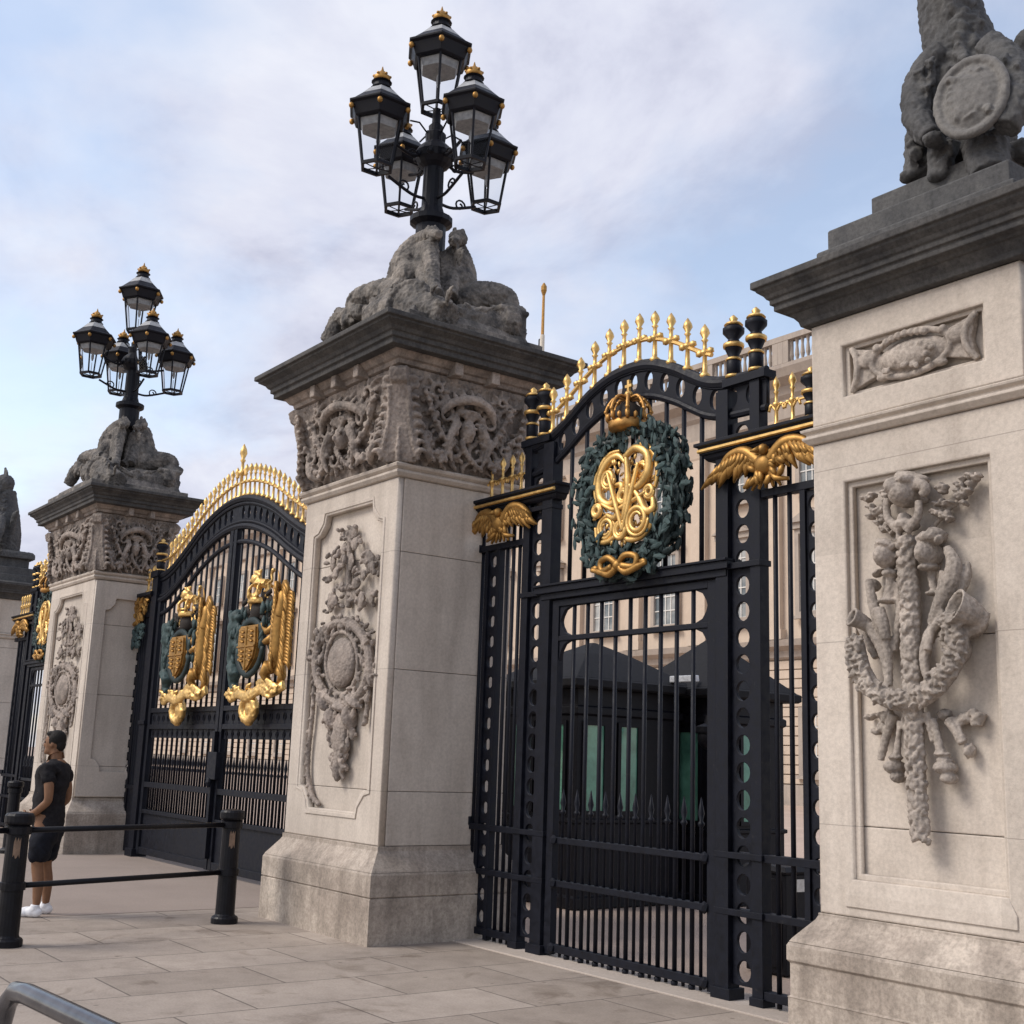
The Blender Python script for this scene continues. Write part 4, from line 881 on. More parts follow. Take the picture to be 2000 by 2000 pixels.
# wreath, cipher, crown, ribbon
WC = Vector((-7.55, GY-.06, 3.87))
mb = MB()
for i in range(1050):
    a = random.uniform(0, 2*PI); rr = max(-.13, min(.17, random.gauss(.01, .072)))
    wx, wz = .56+rr, .56+rr
    if abs(math.sin(a)-1) < .05: continue
    p = WC+Vector((wx*math.cos(a), random.uniform(-.10, .03), wz*math.sin(a)))
    t = a+PI/2*(1 if math.cos(a) > 0 else -1)+random.uniform(-.7, .7)
    mb.blob(p, (.068, .014, .027), (random.uniform(-.4, .4), -t, random.uniform(-.5, .5)), 1)
for s in (-1, 1):
    mb.tube([WC+Vector((s*.56*math.cos(a), -.03, .56*math.sin(a))) for a in [-PI/2+i*.15 for i in range(20)]], .055, 9)
wr = mb.build('wreath', 'bronze', gate)
mb = MB()
for i in range(380):
    a = random.uniform(0, 2*PI); rr = max(-.15, min(.15, random.gauss(0, .09)))
    p = WC+Vector(((.57+rr)*math.cos(a), random.uniform(-.15, -.04), (.57+rr)*math.sin(a)))
    mb.blob(p, (.065, .012, .026), (random.uniform(-.4, .4), random.uniform(0, 3), random.uniform(-.5, .5)), 1)
mb.build('wreath_leaves', 'bronze_pale', wr)
mb = MB()
def cu(u, v, d=0): return WC+Vector((u, -.10-d, v))
def stroke(pts, r, d=0, k=7):
    p = catmull([cu(u, v, d) for u, v in pts], k); n_ = len(p)-1
    mb.tube(p, [r*(.55+.45*math.sin(PI*min(1, max(0, (i/n_))))) for i in range(n_+1)], 8)
stroke([(.0, .30), (-.10, .38), (-.24, .34), (-.33, .20), (-.32, .04), (-.20, -.04), (-.08, .0), (-.04, .11), (-.14, .12)], .042)     # G
stroke([(-.06, .12), (-.05, -.04), (-.12, -.16), (-.24, -.12)], .034)
stroke([(.02, .36), (.05, .18), (.05, .0), (.01, -.18), (-.06, -.24)], .036, .02)                                                  # R
stroke([(.0, .34), (.14, .40), (.29, .32), (.30, .16), (.18, .06), (.06, .09)], .042, .02)
stroke([(.10, .07), (.20, -.04), (.28, -.16), (.37, -.15), (.36, -.06)], .038, .02)
stroke([(-.19, .24), (-.11, .04), (-.03, -.16), (.02, -.30)], .026, .045)                                                          # V
stroke([(.20, .26), (.13, .04), (.07, -.16), (.02, -.30)], .026, .045)
for cx, cz, r, dr in ((-.24, -.24, .115, 1), (.19, -.23, .14, -1), (-.02, -.29, .085, 1), (.21, .20, .075, 1), (-.20, .18, .085, -1), (.0, .0, .07, 1), (.31, .0, .06, -1), (-.33, -.08, .06, 1)):
    stroke([(cx+r*math.cos(a)*(1-.035*i), cz+dr*r*math.sin(a)*(1-.035*i)) for i, a in enumerate([q*.75 for q in range(17)])], .024, random.uniform(.0, .04), 3)
stroke([(-.37, -.22), (-.33, -.34), (-.20, -.36), (-.05, -.32), (.08, -.38), (.24, -.36), (.35, -.25), (.36, -.14)], .028, .01)
stroke([(-.38, .0), (-.40, .16), (-.34, .30), (-.22, .41), (-.08, .42)], .024, .0); stroke([(.08, .43), (.24, .42), (.36, .30), (.39, .14), (.36, .02)], .024, .0)
stroke([(-.28, -.02), (-.1, -.10), (.1, -.06), (.28, .0)], .024, .03)
for k in range(30):
    a = random.uniform(0, 6.28); rr_ = random.uniform(.30, .40)
    mb.blob(cu(rr_*math.cos(a), rr_*math.sin(a)*1.02, random.uniform(-.02, .02)), (.035, .014, .018), (0, -a, 0), 1)
for k in range(150):
    a = random.uniform(0, 6.28); rr_ = .36*math.sqrt(random.random())
    mb.blob(cu(rr_*math.cos(a), rr_*math.sin(a)*1.02, random.uniform(-.05, .0)), (random.uniform(.03, .055), .012, .014), (0, random.random()*3, 0), 1)
mb.build('royal_cipher', 'gold', gate, smooth=True)
mb = MB(); CC = Vector((-7.55, GY-.14, 4.46))
mb.lathe(CC, [(.165, 0), (.175, .02), (.175, .06), (.16, .08)], 20)
for k in range(8):
    a = k*PI/4; d = Vector((math.cos(a), math.sin(a), 0))
    mb.tube(catmull([CC+d*.165+Vector((0, 0, .07)), CC+d*.19+Vector((0, 0, .18)), CC+d*.11+Vector((0, 0, .29)), CC+Vector((0, 0, .27))], 5), .016, 7)
    mb.blob(CC+d*.18+Vector((0, 0, .11)), (.025, .025, .05), sub=1); mb.blob(CC+Vector((math.cos(a+.39)*.18, math.sin(a+.39)*.18, .10)), (.022, .022, .035), sub=1)
    for q in range(3): mb.blob(CC+d*(.195-.03*q)+Vector((0, 0, .16+.055*q)), .022, sub=1)
crn = mb.build('crown', 'gold_red', gate, smooth=True)
mb = MB(); mb.blob(CC+Vector((0, 0, .32)), .04); mb.box(CC.x-.013, CC.x+.013, CC.y-.013, CC.y+.013, CC.z+.35, CC.z+.45); mb.box(CC.x-.04, CC.x+.04, CC.y-.012, CC.y+.012, CC.z+.385, CC.z+.41)
mb.build('orb_and_cross', 'gold', crn)
mb = MB(); mb.lathe(CC, [(.12, .02), (.14, .10), (.11, .20), (.03, .26)], 14); mb.build('cap', 'soot_iron', crn, smooth=True)
mb = MB(); RB = Vector((-7.56, GY-.22, 3.28))
for s in (-1, 1):
    mb.tube(catmull([RB, RB+Vector((s*.10, -.02, .07)), RB+Vector((s*.22, 0, .05)), RB+Vector((s*.20, 0, -.03)), RB+Vector((s*.06, -.02, -.01))], 5), .028, 7)
    mb.tube(catmull([RB, RB+Vector((s*.10, -.01, -.07)), RB+Vector((s*.22, 0, -.04)), RB+Vector((s*.34, 0, -.01))], 5), [.03]*12+[.022]*4, 7)
    mb.blob(RB+Vector((s*.30, 0, .0)), (.05, .02, .03), sub=1)
mb.blob(RB, (.05, .05, .05)); mb.build('ribbon_bow', 'gold_dull', gate, smooth=True)
place(gate, (-23.7, 6.72, 0), 'farthest black gate with gold bits, a dark sliver between the two leftmost piers')

# ------------------------------------------------------------------ carriage gates
CY = 7.0; CXM = -16.15
cg = thing('iron_gate', 'wide arched black double gate with two gilded coats of arms, between the two lamp piers', 'gate', (CXM, CY, 0))
HA = 2.85
prof = [(-1.0, 4.36), (-.90, 4.37), (-.78, 4.46), (-.62, 4.66), (-.42, 4.93), (-.2, 5.12), (0, 5.18), (.2, 5.12), (.42, 4.93), (.62, 4.66), (.78, 4.46), (.90, 4.37), (1.0, 4.36)]
top = smoothpts([(CXM+u*HA, z) for u, z in prof], 5); low = [(x, z-.40) for x, z in top]
mb = MB()
holes = [ell(CXM-2.4+i*.2, (interp(low, CXM-2.4+i*.2)+interp(top, CXM-2.4+i*.2))/2, .05, .10, 10) for i in range(25) if abs(i-12) > 0]
mb.merge(plate(top+low[::-1], holes, CY-.02, CY+.02))
for off, r in ((0, .055), (-.07, .03), (-.40, .05), (-.33, .025)): mb.tube([(x, CY-.02, z+off) for x, z in top], r, 8)
low2 = [(x, z-.62) for x, z in top]; mb.tube([(x, CY-.01, z) for x, z in low2], .035, 8)
arch = mb.build('overthrow_arch', 'iron', cg)
MB().tube([(x, CY, z+.26) for x, z in top], .022, 6).build('gilt_rail', 'gold', arch)
for i in range(33):
    x = CXM-2.52+i*.1575
    if i == 16: continue
    mb = MB(); spear(mb, x, CY, interp(top, x)+.04, .48, 1.25); mb.build('spear_finial', 'gold', arch, smooth=True)
mb = MB(); spear(mb, CXM, CY, interp(top, CXM)+.02, .82, 1.9)
for s in (-1, 1): mb.tube(catmull([(CXM, CY, 5.55), (CXM+s*.10, CY, 5.62), (CXM+s*.13, CY, 5.53)], 5), .02, 6)
mb.build('centre_finial', 'gold', arch, smooth=True)
for s in (-1, 1):
    x = CXM+s*(HA+.02)
    mb = MB(); mb.box(x-.11, x+.11, CY-.09, CY+.09, 0, 4.42); mb.box(x-.15, x+.15, CY-.12, CY+.12, 0, .12); mb.box(x-.15, x+.15, CY-.12, CY+.12, 4.34, 4.44); mb.box(x-.13, x+.13, CY-.11, CY+.11, 2.0, 2.06)
    mb.build('gate_post', 'iron', cg, bevel=.006)
    urn(cg, x-.05, CY, 4.44, .55, 1.15)
    # side panel
    xa, xb = (x+.11, x+.85) if s > 0 else (x-.80, x-.11)
    mb = MB(); mb.box(xa, xb, CY-.04, CY+.04, 3.72, 3.80); mb.box(xa, xb, CY-.04, CY+.04, 1.0, 1.06); mb.box(xa, xb, CY-.02, CY+.02, .05, 1.0)
    mb.rings([[(xa-o, CY-.06-o, z), (xb+o, CY-.06-o, z), (xb+o, CY+.06+o, z), (xa-o, CY+.06+o, z)] for o, z in ((0, 3.98), (.05, 4.04), (.08, 4.06), (.08, 4.11), (0, 4.13))])
    for k in range(8): mb.lathe((xa+(k+.5)*(xb-xa)/8, CY, 0), [(.020, .05), (.020, 4.0)], 8)
    mb.merge(ladder(xa+.06, xa+.26, .1, 3.7, .195, .06, CY-.02))
    sp_ = mb.build('side_panel', 'iron', cg)
    gm = (xa+xb)/2
    mb = MB()
    for k in range(30): mb.blob((gm+random.uniform(-.28, .28), CY-.12, 3.78+random.uniform(-.16, .22)), (.09, .04, .035), (0, random.random()*3, 0), 1)
    mb.build('gilded_leaves', 'gold_dull', sp_)
    mb = MB()
    for k in range(40): mb.blob((gm+random.uniform(-.30, .20), CY-.12, 3.42+random.uniform(-.16, .16)), (.08, .03, .03), (0, random.random()*3, 0), 1)
    mb.build('bronze_leaves', 'bronze_pale', sp_)
    mb = MB()
    for k in range(4): spear(mb, xa+.08+k*.2, CY, 4.13, .45, 1.3)
    MB_r = mb; MB_r.tube([(xa, CY, 4.36), (xb, CY, 4.36)], .016, 6); mb.build('gilt_cresting', 'gold', sp_, smooth=True)
for s in (-1, 1):
    xi, xo = CXM+s*.015, CXM+s*(HA-.10)
    xa, xb = min(xi, xo), max(xi, xo)
    mb = MB()
    for a, b_ in ((xa, xa+.10), (xb-.10, xb)): mb.box(a, b_, CY-.05, CY+.05, .05, interp(low, (a+b_)/2)+.02)
    for z0, z1 in ((2.18, 2.25), (1.93, 2.0), (1.05, 1.13), (.66, .72), (.06, .16)): mb.box(xa+.10, xb-.10, CY-.045, CY+.045, z0, z1)
    lf = mb.build('gate_leaf', 'iron', cg, bevel=.005)
    mb = MB(); n = 13; wl = (xb-xa-.2)/n
    mb.merge(plate(rect(xa+.10, xb-.10, 2.0, 2.18), [ell(xa+.10+wl*(i+.5), 2.09, .055, .055, 12) for i in range(n)], CY-.015, CY+.015))
    mb.merge(plate(rect(xa+.10, xb-.10, 1.80, 1.93), [ell(xa+.10+wl*(i+.5), 1.865, .05, .045, 10) for i in range(n)], CY-.01, CY+.01))
    mb.build('lock_rail', 'iron', lf)
    MB().box(xa+.10, xb-.10, CY-.012, CY+.012, .16, .66).build('kick_panel', 'iron', lf)
    mb = MB()
    for i in range(13):
        x = xa+.10+(i+.5)*wl; mb.lathe((x, CY, 0), [(.020, .7), (.020, interp(low, x)+.02)], 8)
    mb.build('bars', 'iron', lf, smooth=True)
    mb = MB()
    for i in range(12):
        x = xa+.10+(i+1)*wl; mb.lathe((x, CY, 0), [(.016, .7), (.016, 1.32), (.026, 1.35), (.012, 1.38), (.024, 1.44), (.003, 1.56)], 8)
    mb.build('dog_bars', 'iron', lf, smooth=True)
    if s < 0:
        mb = MB(); mb.box(xb-.08, xb+.22, CY-.13, CY-.055, 1.25, 1.62); mb.lathe((xb+.02, CY-.12, 1.15), [(.03, 0), (.05, .06), (.03, .12)], 10); mb.box(xb-.02, xb+.06, CY-.11, CY-.05, .2, 1.9)
        mb.build('lock_case', 'iron', lf, bevel=.006)
    # ---- royal arms on this leaf
    AX = (-17.28 if s < 0 else -14.85); AYc = CY-.14; AZ = 3.0
    def g(u, v, d=0): return Vector((AX+u*1.12, AYc-d, AZ+v*.77))
    mb = MB()
    sh = [(-.24, .34), (.24, .34), (.26, .05), (.2, -.22), (.08, -.38), (0, -.46), (-.08, -.38), (-.2, -.22), (-.26, .05)]
    mb.rings([[g(u, v, d) for u, v in sh] for d in (.08, .15)]); mb.rings([[g(u*.9, v*.9-.005, d) for u, v in sh] for d in (.15, .175)])
    mb.tube([g(-.23, -.02, .18), g(.23, -.02, .18)], .014, 6); mb.tube([g(0, .32, .18), g(0, -.42, .18)], .014, 6)
    for qx, qz in ((-.12, .16), (.12, .16), (-.11, -.17), (.11, -.17)):
        for k in range(3): mb.blob(g(qx, qz+.08-k*.08, .19), (.075, .03, .024), (0, .25, 0), 1)
    arms = mb.build('coat_of_arms', 'gold_dull', cg, smooth=False)
    mb = MB(); mb.tube([g(.34*math.cos(a), .46*math.sin(a)-.03, .12) for a in [2*PI*i/36 for i in range(37)]], .05, 8, .6); mb.build('garter', 'bronze', arms, smooth=True)
    mb = MB()                                                # crest: crown and crowned lion
    cc = g(0, .72)
    mb.lathe(cc, [(.17, 0), (.18, .02), (.18, .06), (.165, .08)], 18)
    for k in range(8):
        a_ = k*PI/4; d = Vector((math.cos(a_), math.sin(a_), 0))
        mb.tube(catmull([cc+d*.17+Vector((0, 0, .07)), cc+d*.20+Vector((0, 0, .17)), cc+d*.12+Vector((0, 0, .26)), cc+Vector((0, 0, .24))], 4), .018, 6)
        mb.blob(cc+d*.19+Vector((0, 0, .11)), (.03, .03, .05), sub=1)
    mb.tube([g(.12, 1.06), g(0, 1.09), g(-.12, 1.10)], [.07, .06, .075], 8)
    mb.blob(g(-.17, 1.18, .02), (.075, .07, .085)); mb.blob(g(-.24, 1.16, .04), (.04, .04, .035), sub=1)
    for k in range(16): mb.blob(g(-.14+random.uniform(-.06, .08), 1.14+random.uniform(-.08, .08), random.uniform(-.03, .06)), (.035, .03, .05), (0, random.random()-.5, 0), 1)
    for x in (-.14, -.08, .10, .15): mb.tube([g(x, 1.06), g(x+.01, 1.0), g(x, .94), g(x-.04, .93)], [.035, .026, .024, .028], 6)
    mb.tube(catmull([g(.15, 1.08), g(.24, 1.10), g(.22, 1.22), g(.28, 1.30)], 5), [.022]*12+[.03, .034, .03, .012], 6)
    for k in range(-2, 3): mb.tube([g(-.17+k*.03, 1.25), g(-.17+k*.05, 1.34)], [.014, .02], 5)
    for k in range(20): mb.blob(g(random.choice((-1, 1))*random.uniform(.14, .30), random.uniform(.60, .92), .04), (.07, .025, .025), (0, random.random()*3, 0), 1)
    mb.build('crest', 'gold', arms, smooth=True, remesh=.012, disp=.012, dscale=.03)
    mb = MB()                                                # helm and mantling
    mb.blob(g(0, .58, .02), (.17, .12, .18))
    for k in range(46): mb.blob(g(random.choice((-1, 1))*random.uniform(.12, .46), random.uniform(.36, .9), random.uniform(0, .06)), (.10, .03, .045), (0, random.random()*3, 0), 1)
    mb.build('mantling', 'soot_iron', arms, smooth=True)
    for sd_ in (-1, 1):
     mb = MB()
     for k in range(22): mb.blob(g(sd_*random.uniform(.24, .50), random.uniform(-.2, .66), random.uniform(.04, .14)), (.09, .03, .035), (0, random.uniform(.8, 2.3), 0), 1)
     mb.build('green_mantling', 'bronze_pale', arms, smooth=True)
    mb = MB()                                                # lion supporter, rampant, at the left of the shield
    lx = -.16
    mb.tube(catmull([g(-.40+lx, -.38, .0), g(-.46+lx, -.15, .02), g(-.42+lx, .10, .03), g(-.38+lx, .34, .04)], 6), [.10+.0018*abs(i-6) for i in range(19)], 9)
    mb.blob(g(-.38+lx, .36, .05), (.16, .13, .17)); mb.blob(g(-.33+lx, .55, .08), (.10, .10, .11)); mb.blob(g(-.24+lx, .52, .10), (.06, .07, .05))
    for k in range(26): mb.blob(g(-.36+lx+random.uniform(-.16, .12), .42+random.uniform(-.2, .2), .10), (.05, .04, .06), (0, random.random(), 0), 1)
    for a, b_ in (((-.34, .26), (-.10, .34)), ((-.36, .10), (-.08, .02))): mb.tube([g(a[0]+lx, a[1], .06), g((a[0]+b_[0])/2+lx, a[1]-.08, .10), g(b_[0]+lx, b_[1], .10)], [.07, .055, .06], 8)
    mb.tube([g(-.40+lx, -.32, .04), g(-.28+lx, -.46, .08), g(-.36+lx, -.64, .05), g(-.26+lx, -.70, .07)], [.12, .09, .055, .055], 8)
    mb.tube([g(-.44+lx, -.32, -.03), g(-.54+lx, -.48, -.01), g(-.50+lx, -.68, -.01), g(-.42+lx, -.72, .0)], [.11, .075, .05, .055], 8)
    mb.tube(catmull([g(-.5+lx, -.3), g(-.64+lx, -.25), g(-.66+lx, .0), g(-.56+lx, .12), g(-.62+lx, .28)], 5), .03, 7); mb.blob(g(-.62+lx, .32), (.06, .05, .09))
    mb.build('lion_supporter', 'bronze_pale', arms, smooth=True, remesh=.02, disp=.03, dscale=.07)
    mb = MB()                                                # unicorn supporter with a long plume-like mane, right of the shield
    ux = .12
    mb.tube(catmull([g(.36+ux, -.42, .0), g(.44+ux, -.12, .02), g(.44+ux, .22, .03), g(.46+ux, .50, .02)], 6), [.115-.001*i for i in range(19)], 9)
    mb.tube(catmull([g(.46+ux, .45, .02), g(.50+ux, .70, .02), g(.46+ux, .86, .03)], 5), [.10, .10, .095, .09, .085, .08, .078, .075, .07, .06, .05], 8)
    mb.tube([g(.46+ux, .84, .03), g(.36+ux, .74, .07)], [.075, .04], 8); mb.tube([g(.44+ux, .90, .05), g(.40+ux, 1.22, .07)], [.022, .004], 6); mb.tube([g(.50+ux, .90, .0), g(.54+ux, 1.02, -.01)], [.03, .008], 6)
    for a, b_ in (((.40, .28), (.16, .34)), ((.40, .12), (.15, .02))): mb.tube([g(a[0]+ux, a[1], .06), g((a[0]+b_[0])/2+ux, a[1]-.08, .10), g(b_[0]+ux, b_[1], .10)], [.06, .045, .045], 8)
    for k in range(34):
        v = -.40+k*.040; o_ = random.uniform(-.02, .02)
        mb.tube([g(.50+ux+o_, v+.10, .02), g(.57+ux+o_+.03*math.sin(k), v-.02, .03), g(.61+ux+o_, v-.16, .01)], [.042, .030, .006], 6)
        if k % 2: mb.tube([g(.42+ux+o_, v+.10, .10), g(.45+ux, v-.02, .11), g(.47+ux+o_, v-.12, .08)], [.034, .026, .005], 6)
    mb.tube([g(.36+ux, -.38, .06), g(.24+ux, -.50, .08), g(.34+ux, -.66, .05)], [.11, .07, .045], 8)
    mb.tube([g(.42+ux, -.38, -.02), g(.54+ux, -.53, -.01), g(.48+ux, -.72, -.01)], [.10, .06, .045], 8)
    for k in range(22): mb.tube([g(.60+ux, -.3+k*.055, .0), g(.68+ux, -.34+k*.055, .0), g(.72+ux+random.uniform(-.02, .03), -.44+k*.055, -.01)], [.03, .028, .005], 6)
    mb.build('unicorn_supporter', 'gold_dull', arms, smooth=True)
    mb = MB()                                                # motto scroll and compartment
    mb.tube(catmull([g(-.72, -.72, .0), g(-.55, -.86, .05), g(-.3, -.80, .08), g(0, -.86, .10), (g(.3, -.74, .08)), g(.55, -.80, .05), g(.74, -.68, 0)], 6), .075, 8, .5)
    mb.tube(catmull([g(.15, -.66, .05), g(.40, -.62, .08), g(.70, -.76, .06)], 6), .06, 8, .5)
    for k in range(26): mb.blob(g(random.uniform(-.66, .66), -.78+random.uniform(-.08, .10), .08), (.10, .04, .035), (0, random.uniform(-.5, .5), 0), 1)
    mb.build('motto_scroll', 'gold', arms, smooth=True, remesh=.013, disp=.02, dscale=.04)
    mb = MB()
    mb.tube([g(-.02+.17*math.cos(a), -1.06+.19*math.sin(a), .06) for a in [2*PI*i/24 for i in range(25)]], .055, 8); mb.blob(g(-.02, -1.06, .04), (.12, .05, .14)); mb.blob(g(-.02, -1.27, .05), (.09, .06, .06)); mb.blob(g(-.02, -.88, .06), (.14, .06, .06))
    for k in range(12): mb.blob(g(-.02+.2*math.cos(k*PI/6), -1.06+.22*math.sin(k*PI/6), .07), .04, sub=1)
    mb.build('pendant_badge', 'gold', arms, smooth=True, remesh=.013, disp=.02, dscale=.04)

# ------------------------------------------------------------------ police kiosks behind the gate
def kiosk(c, hx_, hy_, zb, ze, za, label):
    k = thing('guard_kiosk', label, 'kiosk', (c[0], c[1], 0), 'dark guard kiosks behind the gate')
    x0, x1, y0, y1 = c[0]-hx_, c[0]+hx_, c[1]-hy_, c[1]+hy_
    mb = MB(); mb.square(x0, x1, y0, y1, [(.04, 0), (.04, .12), (.0, .14), (0, zb), (.03, zb+.01), (.03, zb+.05), (0, zb+.06), (0, ze-.32), (.03, ze-.30), (.03, ze-.22), (0, ze-.2), (0, ze)])
    mb.build('body', 'kiosk', k, bevel=.006)
    mb = MB(); mb.square(x0, x1, y0, y1, [(.14, ze), (.17, ze+.02), (.17, ze+.10), (.13, ze+.12)]); mb.build('eaves', 'kiosk_roof', k, bevel=.006)
    mb = MB(); mb.rings([[(x0-.13, y0-.13, ze+.121), (x1+.13, y0-.13, ze+.121), (x1+.13, y1+.13, ze+.121), (x0-.13, y1+.13, ze+.121)], [(c[0]-hx_*.45, c[1]-hy_*.45, ze+.12+(za-ze)*.55), (c[0]+hx_*.45, c[1]-hy_*.45, ze+.12+(za-ze)*.55), (c[0]+hx_*.45, c[1]+hy_*.45, ze+.12+(za-ze)*.55), (c[0]-hx_*.45, c[1]+hy_*.45, ze+.12+(za-ze)*.55)], [(c[0]-.03, c[1]-.03, za), (c[0]+.03, c[1]-.03, za), (c[0]+.03, c[1]+.03, za), (c[0]-.03, c[1]+.03, za)]])
    mb.build('roof', 'kiosk_roof', k, bevel=.006)
    for fy, (wa, wb) in ((0, (.12, .46)), (1, (.54, .88))):
        xa, xb = x0+(x1-x0)*wa, x0+(x1-x0)*wb
        w = MB().merge(plate(rect(xa, xb, zb+.1, ze-.38), [rect(xa+.05, xb-.05, zb+.15, ze-.43)], y0-.03, y0+.0)).build('window', 'kiosk', k)
        MB().box(xa+.05, xb-.05, y0-.014, y0-.006, zb+.15, ze-.43).build('pane', 'green_glass', w)
    for wa, wb in ((.05, .27), (.37, .59)):
        ya, yb = y0+(y1-y0)*wa, y0+(y1-y0)*wb
        me = plate(rect(ya, yb, zb+.1, ze-.38), [rect(ya+.05, yb-.05, zb+.15, ze-.43)], -.015, .015)
        me.transform(Matrix(((0, -1, 0, x1+.016), (1, 0, 0, 0), (0, 0, 1, 0), (0, 0, 0, 1))))
        w = MB().merge(me).build('window', 'kiosk', k)
        MB().box(x1+.006, x1+.014, ya+.05, yb-.05, zb+.15, ze-.43).build('pane', 'green_glass', w)
    return k
k1 = kiosk((-11.95, 10.15), .74, .84, .95, 2.52, 3.16, 'dark guard kiosk with green glass behind the left half of the gate leaf')
k2 = kiosk((-11.42, 11.75), .66, .66, .85, 2.5, 3.32, 'second dark kiosk with a reflection on its eave built as a pale bar, behind the right half of the gate leaf')
MB().box(-12.0, -11.35, 10.91, 10.925, 2.50, 2.60)
mb = MB(); p = at(1335, 1326, 10.75); mb.box(p.x-.22, p.x+.22, 10.72, 10.80, p.z-.04, p.z+.04); mb.box(p.x-.03, p.x+.03, 10.78, 11.0, p.z-.02, p.z+.02)  # added pale bar, standing in for the white reflection on the kiosk eave
o = mb.build('eave_glint_bar', 'eave_glint', k2, bevel=.01)
cam_c = at(1385, 1440, 10.6)
dm = thing('security_camera', 'round black dome camera hanging on the kiosk wall', 'camera', cam_c)
MB().blob(cam_c, (.14, .14, .15), sub=3).build('dome', 'kiosk', dm, smooth=True)
mb = MB(); mb.lathe(cam_c, [(.15, .04), (.16, .06), (.16, .12), (.06, .16), (.04, .26)], 16); mb.tube([cam_c+Vector((0, 0, .24)), cam_c+Vector((-.1, .5, .3))], .03, 8); mb.build('housing', 'kiosk', dm)
cab = thing('control_cabinet', 'black metal cabinet standing behind the bars next to the nearest pier', 'cabinet', (-7.22, 8.30, 0))
mb = MB(); mb.box(-7.44, -7.0, 8.08, 8.52, 0, .80); mb.build('body', 'kiosk', cab, bevel=.012)
MB().square(-7.44, -7.0, 8.08, 8.52, [(.02, .80), (.03, .82), (.0, .86)]).build('lid', 'kiosk', cab, bevel=.004)
MB().box(-7.40, -7.04, 8.065, 8.08, .06, .76).build('door', 'kiosk', cab, bevel=.004)
MB().box(-6.992, -6.985, 8.2, 8.30, .66, .76).build('plate', 'white', cab)

# ------------------------------------------------------------------ palace front
PY = 47.0; PXA, PXB = -140.0, -22.0
pal = thing('palace', 'long pale stone palace front seen through the bars, with balustraded roof', 'palace', ((PXA+PXB)/2, PY, 0))
mb = MB(); mb.box(PXA, PXB, PY, PY+14, -.5, 20.6); mb.build('wall', 'palace', pal)
mb = MB()
for k in range(13): mb.box(PXA, PXB, PY-.14, PY-.0, 1.0+k*.46, 1.0+k*.46+.41)
mb.build('rusticated_courses', 'palace', pal, bevel=.02)
MB().box(PXA, PXB, PY-.30, PY+.02, -.2, .95).build('plinth', 'palace_trim', pal)
mb = MB(); mb.rings([[(PXA, PY-o, z), (PXB, PY-o, z), (PXB, PY+.1, z), (PXA, PY+.1, z)] for o, z in ((.15, 7.0), (.3, 7.1), (.35, 7.4), (.8, 7.6), (.9, 7.9), (.2, 8.0))]); mb.build('string_course', 'palace_trim', pal)
mb = MB(); mb.rings([[(PXA, PY-o, z), (PXB, PY-o, z), (PXB, PY+.1, z), (PXA, PY+.1, z)] for o, z in ((.2, 19.2), (.3, 19.3), (.3, 20.3), (.5, 20.5), (.6, 20.9), (1.2, 21.2), (1.4, 21.6), (1.4, 21.8), (.3, 22.0))]); mb.build('cornice', 'palace_trim', pal)
mb = MB(); mb.box(PXA, PXB, PY-.15, PY+.25, 22.0, 22.35); mb.box(PXA, PXB, PY-.2, PY+.3, 23.55, 23.85)
x = PXA+.3
while x < PXB:
    if (x-PXA) % 5.2 < .9: mb.box(x-.05, x+.30, PY-.18, PY+.28, 22.35, 23.55)
    else: mb.lathe((x, PY+.05, 22.35), [(.11, 0), (.07, .1), (.13, .35), (.07, .85), (.11, 1.2)], 6)
    x += .36
mb.build('balustrade', 'palace_trim', pal)
bays = [PXA+2.6+5.2*i for i in range(22)]
wp = {}
def window(x, z0, z1, w, kind):
    if kind not in wp:
        mb = MB(); mb.merge(plate(rect(x-w-.25, x+w+.25, z0-.2, z1+.25), [rect(x-w, x+w, z0, z1)], PY-.26, PY+.02))
        mb.box(x-w-.35, x+w+.35, PY-.40, PY-.2, z0-.36, z0-.2)
        if kind == 'tall': mb.prism([(x-w-.5, z1+.55), (x+w+.5, z1+.55), (x, z1+1.25)], PY-.55, PY-.02); mb.box(x-w-.4, x+w+.4, PY-.40, PY-.02, z1+.25, z1+.55)
        o = mb.build('window', 'palace_trim', pal)
        f = MB(); f.box(x-w, x+w, PY-.12, PY-.10, z0, z1); f.build('pane', 'window_glass', o)
        f = MB()
        for k in (-.5, 0, .5): f.box(x+k*w-.03-.00, x+k*w+.03, PY-.16, PY-.12, z0, z1)
        nz = max(2, int((z1-z0)/.7))
        for k in range(nz+1): f.box(x-w, x+w, PY-.165, PY-.125, z0+(z1-z0)*k/nz-.03, z0+(z1-z0)*k/nz+.03)
        f.build('glazing_bars', 'white', o); wp[kind] = (o, x); return
    o, x_ = wp[kind]
    c = o.copy(); COL.objects.link(c); c.parent = pal; c.location = (x-x_, 0, 0)
    for ch in o.children: d = ch.copy(); COL.objects.link(d); d.parent = c
for x in bays[4:]:
    window(x, 1.6, 4.4, .75, 'low'); window(x, 9.3, 13.2, .85, 'tall'); window(x, 15.6, 17.9, .75, 'upper')
pil = None
for i in range(23):
    x = PXA+5.2*i
    if pil is None:
        mb = MB(); mb.box(x-.55, x+.55, PY-.30, PY, 8.0, 19.2); mb.box(x-.7, x+.7, PY-.42, PY, 8.0, 8.5)
        mb.rings([[(x-.55-o, PY-.30-o, z), (x+.55+o, PY-.30-o, z), (x+.55+o, PY, z), (x-.55-o, PY, z)] for o, z in ((0, 18.2), (.05, 18.3), (.25, 19.0), (.3, 19.2))])
        pil = mb.build('pilaster', 'palace', pal); px_ = x
    else:
        c = pil.copy(); COL.objects.link(c); c.parent = pal; c.location = (x-px_, 0, 0)
